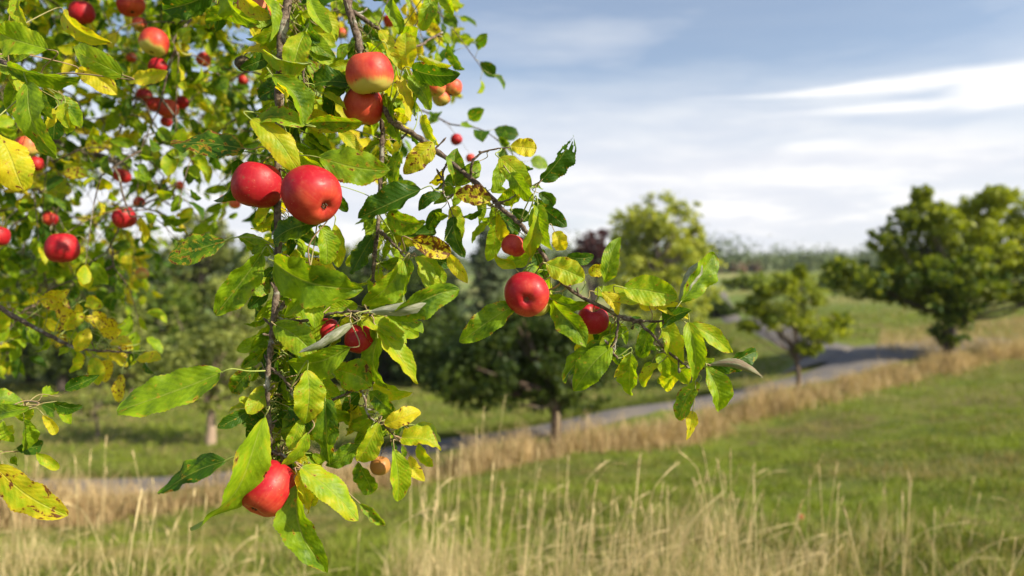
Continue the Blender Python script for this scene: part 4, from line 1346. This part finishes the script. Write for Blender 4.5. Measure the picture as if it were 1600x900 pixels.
# filler leaves behind the drawn ones, on the near branches
fr = np.random.default_rng(77)
keys = list(NB)[3:]
for k in keys:
    p = NB[k]
    pl = np.linalg.norm(np.diff(p, axis=0), axis=1).sum()
    dens = {keys[0]: 270, keys[1]: 170, keys[2]: 70, keys[5]: 110, keys[11]: 230, keys[12]: 240, keys[13]: 200, keys[10]: 160}.get(k, 60)
    if k in (keys[3], keys[4], keys[6], keys[7]):
        dens = 95
    for _ in range(int(pl * dens)):
        a_ = p[fr.integers(0, len(p))]
        if a_[2] > EYE + 0.42 and fr.uniform() < 0.4:
            continue
        dirv = unit(np.array((fr.normal(0, 0.8), fr.normal(0.35, 0.5), fr.normal(-0.45, 0.6))))
        L = fr.uniform(0.024, 0.056)
        b_ = a_ + dirv * fr.uniform(0.010, 0.03) + np.array((0, fr.uniform(0.01, 0.07), 0))
        t_ = b_ + unit(dirv + np.array((0, 0, -0.4))) * L
        if blocks(b_, t_):
            continue
        V, Q, U = leaf_geo(b_, t_, L * fr.uniform(0.45, 0.6), fr.uniform(-1.1, 1.1), fr.uniform(0.1, 0.5), fr.uniform(-0.2, 0.5), fr.uniform(0, 0.2), 26, 3, 0.07, fr.normal(0, 0.4), 0, r=fr)
        tn = fr.choice(['g', 'm', 'l', 'y', 'Y', 's'], p=[0.24, 0.24, 0.26, 0.14, 0.06, 0.06])
        near_fol.add(V, Q, U, (TONES[tn][0], TONES[tn][1], fr.uniform()), 0)
        V, Q, U = petiole(b_, dirv, a_, fr, 0.0005)
        near_fol.add(V, Q, U, (0, 0, fr.uniform()), 2)

# ---- the rest of the crown: out of focus, behind and to the upper left
cr = np.random.default_rng(2024)
nodes = [q for lb in (limbA, limbB, limbC) for q in lb[4:]]
nodes_r = [0.02] * len(nodes)
anchors = []
BARE = set()


def inside(px, py):
    # lower outline of the crown in the photograph
    lim = np.interp(px, [-200, 0, 60, 130, 200, 235, 270, 330, 400, 470, 560, 640, 700, 735, 760], [560, 560, 500, 470, 440, 330, 275, 300, 280, 260, 250, 230, 205, 180, 60])
    return py < lim


tries = 0
while len(anchors) < 1080 and tries < 40000:
    tries += 1
    px = cr.uniform(-420, 728)
    py = cr.uniform(-330, 560)
    if not inside(px, py):
        continue
    keep = 1.0
    if px > 480:
        keep = 0.26
    if px > 640:
        keep = 0.16 if py > 25 else 0.2
    if px < 200 and py > 400:
        keep = 0.8
    # thin windows through which the sky shows
    for (hx, hy, hr, s_) in ((140, 160, 40, .12), (160, 215, 45, .2), (235, 290, 50, .12), (150, 310, 40, .4), (500, 60, 40, .1), (110, 190, 40, .35), (600, 250, 50, 0.1), (690, 330, 60, 0.05), (60, 300, 40, .4), (300, 300, 40, .1), (280, 235, 35, .4)):
        if (px - hx) ** 2 + (py - hy) ** 2 < hr * hr:
            keep *= s_
    if cr.uniform() > keep:
        continue
    d = cr.uniform(1.4, 4.0) if px < 460 else cr.uniform(1.3, 2.2)
    pt = P(px, py, d)
    anchors.append(pt)
for _ in range(70):
    anchors.append(P(cr.uniform(-60, 300), cr.uniform(120, 340), cr.uniform(1.6, 2.8)))
    BARE.add(tuple(anchors[-1]))
anchors.sort(key=lambda a_: min(np.linalg.norm(a_ - n_) for n_ in nodes))
tw = Acc()
fol = Acc()
for a_ in anchors:
    bare = tuple(a_) in BARE
    na = np.array(nodes)
    dd = np.linalg.norm(na - a_, axis=1) + 0.35 * np.maximum(0, a_[2] - na[:, 2])
    k = int(np.argmin(dd))
    st = na[k]
    dist = np.linalg.norm(a_ - st)
    m1 = st * 0.66 + a_ * 0.34 + cr.normal(0, 0.05, 3) * dist + np.array((0, 0, 0.10 * dist))
    m2 = st * 0.33 + a_ * 0.67 + cr.normal(0, 0.05, 3) * dist + np.array((0, 0, 0.08 * dist))
    pth = catmull(np.array([st, m1, m2, a_]), 5)
    r0 = 0.0022 + 0.006 * min(1, dist)
    V, Q, U = tube(pth, np.linspace(r0, 0.0018, len(pth)), 5, 0.1, len(nodes))
    tw.add(V, Q, U)
    for q in pth[4::3]:
        nodes.append(q)
    # terminal spray
    dirv = unit(unit(a_ - st) * 0.5 + np.array((cr.normal(0.1, 0.4), cr.normal(0, 0.4), cr.normal(-0.35, 0.4))))
    Ls = cr.uniform(0.10, 0.22)
    sp = catmull(np.array([a_, a_ + dirv * Ls * 0.5 + np.array((0, 0, 0.01)), a_ + dirv * Ls + np.array((0, 0, -0.03))]), 5)
    V, Q, U = tube(sp, np.linspace(0.0018, 0.0008, len(sp)), 4)
    tw.add(V, Q, U)
    ctone = cr.normal(0.42, 0.28)
    for h_ in range((int(cr.integers(14, 24)) if not bare else int(cr.integers(0, 4)))):
        b0 = sp[cr.integers(0, len(sp))] if cr.uniform() < 0.75 else pth[cr.integers(len(pth) // 3, len(pth))]
        ld = unit(dirv * 0.5 + cr.normal(0, 0.8, 3) + np.array((0, 0, -0.25)))
        b_ = b0 + ld * cr.uniform(0.012, 0.028)
        L = cr.uniform(0.030, 0.056)
        t_ = b_ + unit(ld + np.array((0, 0, -0.35))) * L
        if blocks(b_, t_):
            continue
        V, Q, U = leaf_geo(b_, t_, L * cr.uniform(0.48, 0.66), cr.uniform(-1.3, 1.3), cr.uniform(0.1, 0.5), cr.uniform(-0.1, 0.5), cr.uniform(0, 0.2), 8, 2, 0.07, cr.normal(0, 0.3), 0, r=cr)
        yv = np.clip(ctone + cr.normal(0, 0.25), -0.1, 1.1)
        fol.add(V, Q, U, (yv, 0.12 + 0.5 * (yv > 0.8) * cr.uniform(), cr.uniform()), 0)
        V, Q, U = tube(np.array([b0, b_]), 0.0006, 3)
        fol.add(V, Q, U, (0, 0, 0.5), 2)
# yellow-orange spray on the left twig
for q in ((100, 505), (112, 510), (125, 495), (150, 500), (85, 530), (135, 525), (165, 515), (175, 540), (150, 560), (165, 575), (205, 555), (215, 565), (120, 480), (95, 460), (70, 465), (135, 470), (150, 485), (60, 450), (175, 495), (190, 575)):
    b_ = P(q[0] + cr.normal(0, 4), q[1] + cr.normal(0, 6), 1.25 + cr.normal(0, 0.04))
    t_ = b_ + unit(np.array((cr.normal(0.1, 0.6), cr.normal(0, 0.4), cr.normal(-0.3, 0.7)))) * cr.uniform(0.035, 0.055)
    V, Q, U = leaf_geo(b_, t_, 0.028, cr.uniform(-0.8, 0.8), 0.2, 0.3, 0.1, 16, 3, 0.08, 0.2, 0, r=cr)
    fol.add(V, Q, U, (cr.uniform(0.7, 1.15), cr.uniform(0.2, 0.75), cr.uniform()), 0)
    an = allbr[int(np.argmin(np.linalg.norm(allbr - b_, axis=1)))]
    V, Q, U = petiole(b_, unit(t_ - b_), an, cr, 0.0006)
    fol.add(V, Q, U, (0, 0, 0.3), 2)
tw.build('twigs', TWIG, troot, origin=TREE_B)['kind'] = 'stuff'
f1 = fol.build('foliage', [LEAF, FELT, PET], troot, origin=TREE_B)
f1['kind'] = 'stuff'
f2 = near_fol.build('foliage', [LEAF, FELT, PET], troot, origin=TREE_B)
f2['kind'] = 'stuff'


# ------------------------------------------------------------------ apples
ALLTW = np.array(nodes)
def apple_mesh(name, seed, squash=0.86, lob=0.02):
    r = np.random.default_rng(seed)
    # profile from stem cavity to calyx basin, unit radius 1 -> scaled by 1/28 m
    prof = [(0.0, 0.52), (0.05, 0.52), (0.12, 0.58), (0.22, 0.72), (0.34, 0.83), (0.48, 0.87), (0.64, 0.80), (0.79, 0.65), (0.905, 0.44), (0.975, 0.19), (1.0, -0.04), (0.975, -0.27), (0.895, -0.49), (0.77, -0.66), (0.61, -0.78),
            (0.45, -0.84), (0.33, -0.845), (0.23, -0.82), (0.15, -0.77), (0.08, -0.74), (0.0, -0.73)]
    pr = catmull(np.array([(a_, b_, 0) for a_, b_ in prof]), 3)[:, :2]
    ns = 40
    th = np.linspace(0, 2 * np.pi, ns, endpoint=False)
    ph = r.uniform(0, 6.28)
    V = []
    for (rr, zz) in pr:
        lobes = 1 + lob * np.cos(5 * th + ph) * np.clip(-zz + 0.2, 0, 1) + 0.02 * np.cos(2 * th + ph) + 0.015 * np.cos(th * 3 + 1)
        rr = max(rr, 1e-3)
        zt = zz * squash / 0.86 + 0.02 * np.cos(5 * th + ph) * (zz < -0.6) * rr + 0.03 * np.cos(th + ph) * rr
        V.append(np.stack([np.cos(th) * rr * lobes, np.sin(th) * rr * lobes, np.broadcast_to(zt, (ns,))], -1))
    V = np.concatenate(V) / 28.0
    n = len(pr)
    i, j = np.meshgrid(np.arange(n - 1), np.arange(ns), indexing='ij')
    Q = np.stack([i * ns + j, (i + 1) * ns + j, (i + 1) * ns + (j + 1) % ns, i * ns + (j + 1) % ns], -1).reshape(-1, 4)
    me = mesh(name, V, Q, APPLE, smooth=True)
    return me


CALYX = bark_material('dry_calyx', (0.03, 0.02, 0.012), (0.12, 0.09, 0.06), 300, 0.001)
STEM = bark_material('apple_stem', (0.10, 0.07, 0.03), (0.24, 0.19, 0.10), 300, 0.0005)


def calyx_geo():
    a_ = Acc()
    for k in range(6):
        an = k * math.pi / 3
        d_ = np.array((math.cos(an), math.sin(an), 0))
        pts = np.array([d_ * 0.0015 + (0, 0, -0.0243), d_ * 0.0035 + (0, 0, -0.0275), d_ * 0.0022 + (0, 0, -0.0300)])
        V, Q, U = tube(catmull(pts, 3), np.array([0.0012, 0.0011, 0.001, 0.0009, 0.0007, 0.0005, 0.0003]), 4)
        a_.add(V, Q, U)
    return a_


protos = [apple_mesh('apple', 1), apple_mesh('apple', 2, 0.80, 0.03), apple_mesh('apple', 3, 0.90, 0.015)]
cal = calyx_geo().build('calyx', CALYX)
GA = 'ripe apples hanging on the near apple tree'


def apple(px, py, dia, d, label, axis_=(0, 0, 1), blush=0.75, under=0.5, dull=0.0, kind=0, rotz=0.0, stem=0.018, grp=GA, loc=None, first=[True, True, True]):
    """dia in photo pixels; axis_ = direction of the stem (x right, y away, z up)"""
    p = P(px, py, d) if loc is None else np.array(loc)
    o = protos[kind]
    if first[kind]:
        first[kind] = False
    else:
        o = o.copy()
        COL.objects.link(o)
    rad = dia / 2 / F * d
    s_ = rad * 28.0
    o.location = Vector(p)
    q = Vector(axis_).normalized().to_track_quat('Z', 'Y')
    o.rotation_euler = (q.to_matrix() @ Matrix.Rotation(rotz, 3, 'Z')).to_euler()
    o.scale = (s_, s_, s_)
    o['blush'] = float(blush)
    o['under'] = float(under)
    o['dull'] = float(dull)
    o['seed'] = float(random.uniform(0, 10))
    tag(o, label, 'apple', grp)
    c_ = cal if not cal.users_scene or cal.parent is None else cal.copy()
    if c_ is not cal:
        COL.objects.link(c_)
    c_.parent = o
    # stem (in local units)
    L = stem / max(s_, 0.3)
    sg = Acc()
    r = np.random.default_rng(int(px * 7 + py))
    e_ = np.array((r.normal(0, 0.006), r.normal(0, 0.006), 0.026 + L))
    if loc is None:
        allw = ALLTW if d > 1.05 else allbr
        off_ = allw - (p + np.array((0, 0, rad)))
        dn = np.linalg.norm(off_, axis=1) + 0.6 * np.maximum(0, -off_[:, 2])
        kk = int(np.argmin(dn))
        if dn[kk] < 0.16:
            Mi = (Matrix.Translation(o.location) @ o.rotation_euler.to_matrix().to_4x4() @ Matrix.Scale(s_, 4)).inverted()
            e_ = np.array(Mi @ Vector(allw[kk]))
    md = 0.5 * (e_ + np.array((0, 0, 0.026 + L))) if np.linalg.norm(e_) > 0.03 else np.array((0, 0, 0.026 + L * 0.5))
    pts = np.array([(0, 0, 0.017), (0.0006, 0, 0.030), md, e_])
    V, Q, U = tube(catmull(pts, 4), np.linspace(0.0009, 0.0014, 13), 6)
    sg.add(V, Q, U)
    sg.build('stem', STEM, o)
    return o


# in focus
apple(402, 290, 77, 0.87, 'deep red apple hanging left of the largest apple', (0.15, 0.0, 1), 1.15, 0.15, rotz=1.0)
apple(487, 304, 91, 0.84, 'largest apple, coral red and rounded with its eye turned lower right', (-0.68, 0.45, 0.55), 1.10, 0.40, kind=0, rotz=2.6)
apple(578, 115, 74, 0.90, 'apple with red shoulders and greenish yellow underside, upper of the hanging pair', (-0.1, -0.25, 1), 0.72, 1.1, kind=1, rotz=2.0)
apple(568, 166, 62, 0.94, 'orange-red apple tucked below the two-coloured apple', (0.2, -0.2, 1), 0.75, 0.30, rotz=0.5)
apple(823, 459, 70, 0.84, 'round crimson apple with its dark eye facing the viewer', (0.02, 0.97, 0.30), 0.95, 0.15, rotz=0.9, kind=2)
apple(834, 468, 56, 0.91, 'yellow apple peeping out behind the crimson one', (0.3, 0.1, 1), 0.05, 0.4, rotz=0.3)
apple(803, 384, 39, 0.88, 'small orange-red apple against the end of the long twig', (0.4, 0, 1), 0.85, 0.3, kind=1)
apple(926, 499, 50, 0.89, 'dark red apple with its stem hollow showing, near the twig tip', (0.0, -0.55, 0.9), 1.2, 0.1, kind=1)
apple(564, 530, 50, 0.90, 'red apple half hidden by the grey-backed leaf', (0.1, 0, 1), 1.05, 0.1, rotz=0.6)
apple(512, 514, 36, 0.92, 'red apple mostly hidden left of the grey-backed leaf stalk', (0.1, 0, 1), 1.1, 0.1)
apple(418, 763, 88, 0.85, 'red apple with dark eye at the bottom tip of the hanging branch', (0.38, 0.62, 0.75), 0.95, 0.35, rotz=0.7)
apple(446, 775, 58, 0.92, 'shaded red apple behind the lowest apple', (-0.2, 0.2, 1), 0.95, 0.2, kind=2)
apple(459, 722, 34, 0.93, 'dark red apple just above the lowest pair', (0, 0, 1), 1.1, 0.1)
apple(594, 728, 32, 0.93, 'small rotten brown apple hanging low among leaves', (0, 0, 1), 0.5, 0.4, 0.85, kind=1)
apple(398, 18, 56, 0.98, 'orange-brown apple at the top edge beside the hanging branch', (0.1, 0, 1), 0.45, 0.5, 0.35, kind=1)
# out of focus in the crown
for (px, py, dia, d, bl, un, lab) in FAR:
    apple(px, py, dia * 1.03, d, lab, (cr.normal(0, 0.2), cr.normal(0, 0.3), 1), bl, un, kind=int(cr.integers(0, 3)), rotz=cr.uniform(0, 6), stem=0.022)
# windfall on the lawn
wx, wy = (1253 - 800) / F * 4.4, 4.4
apple(0, 0, 12, 4.4, 'small dark windfall apple lying in the lawn', (0.8, -0.2, 0.4), 1.0, 0.0, 0.25, stem=0.01, grp='windfall', loc=(wx, wy, float(H(wx, wy)) + 0.04))

# shrivelled black fruit
mum = mesh('shrivelled_fruit', *(lambda b: (b[0], b[1]))((lambda: (
    np.array([[math.cos(a_) * math.sin(t_) * (1 + 0.14 * math.sin(5 * a_ + 3 * t_)), math.sin(a_) * math.sin(t_) * (1 + 0.12 * math.cos(4 * a_)), math.cos(t_) * (0.92 + 0.08 * math.sin(6 * a_))] for t_ in np.linspace(0.02, 3.12, 14) for a_ in np.linspace(0, 6.2832, 20, endpoint=False)]) * 0.0115,
    np.array([[i * 20 + j, (i + 1) * 20 + j, (i + 1) * 20 + (j + 1) % 20, i * 20 + (j + 1) % 20] for i in range(13) for j in range(20)])))()), CALYX, smooth=True)
mum.location = Vector(P(380, 99, 1.0))
V, Q, U = tube(catmull(np.array([(0, 0, 0.009), (0.006, 0, 0.016), (0.014, 0.002, 0.022), (0.03, 0.0, 0.024)]), 4), 0.0008, 5)
sa = Acc()
sa.add(V, Q, U)
sa.build('stem', STEM, mum)
tag(mum, 'shrivelled black fruit on a thin stalk left of the hanging branch', 'fruit')
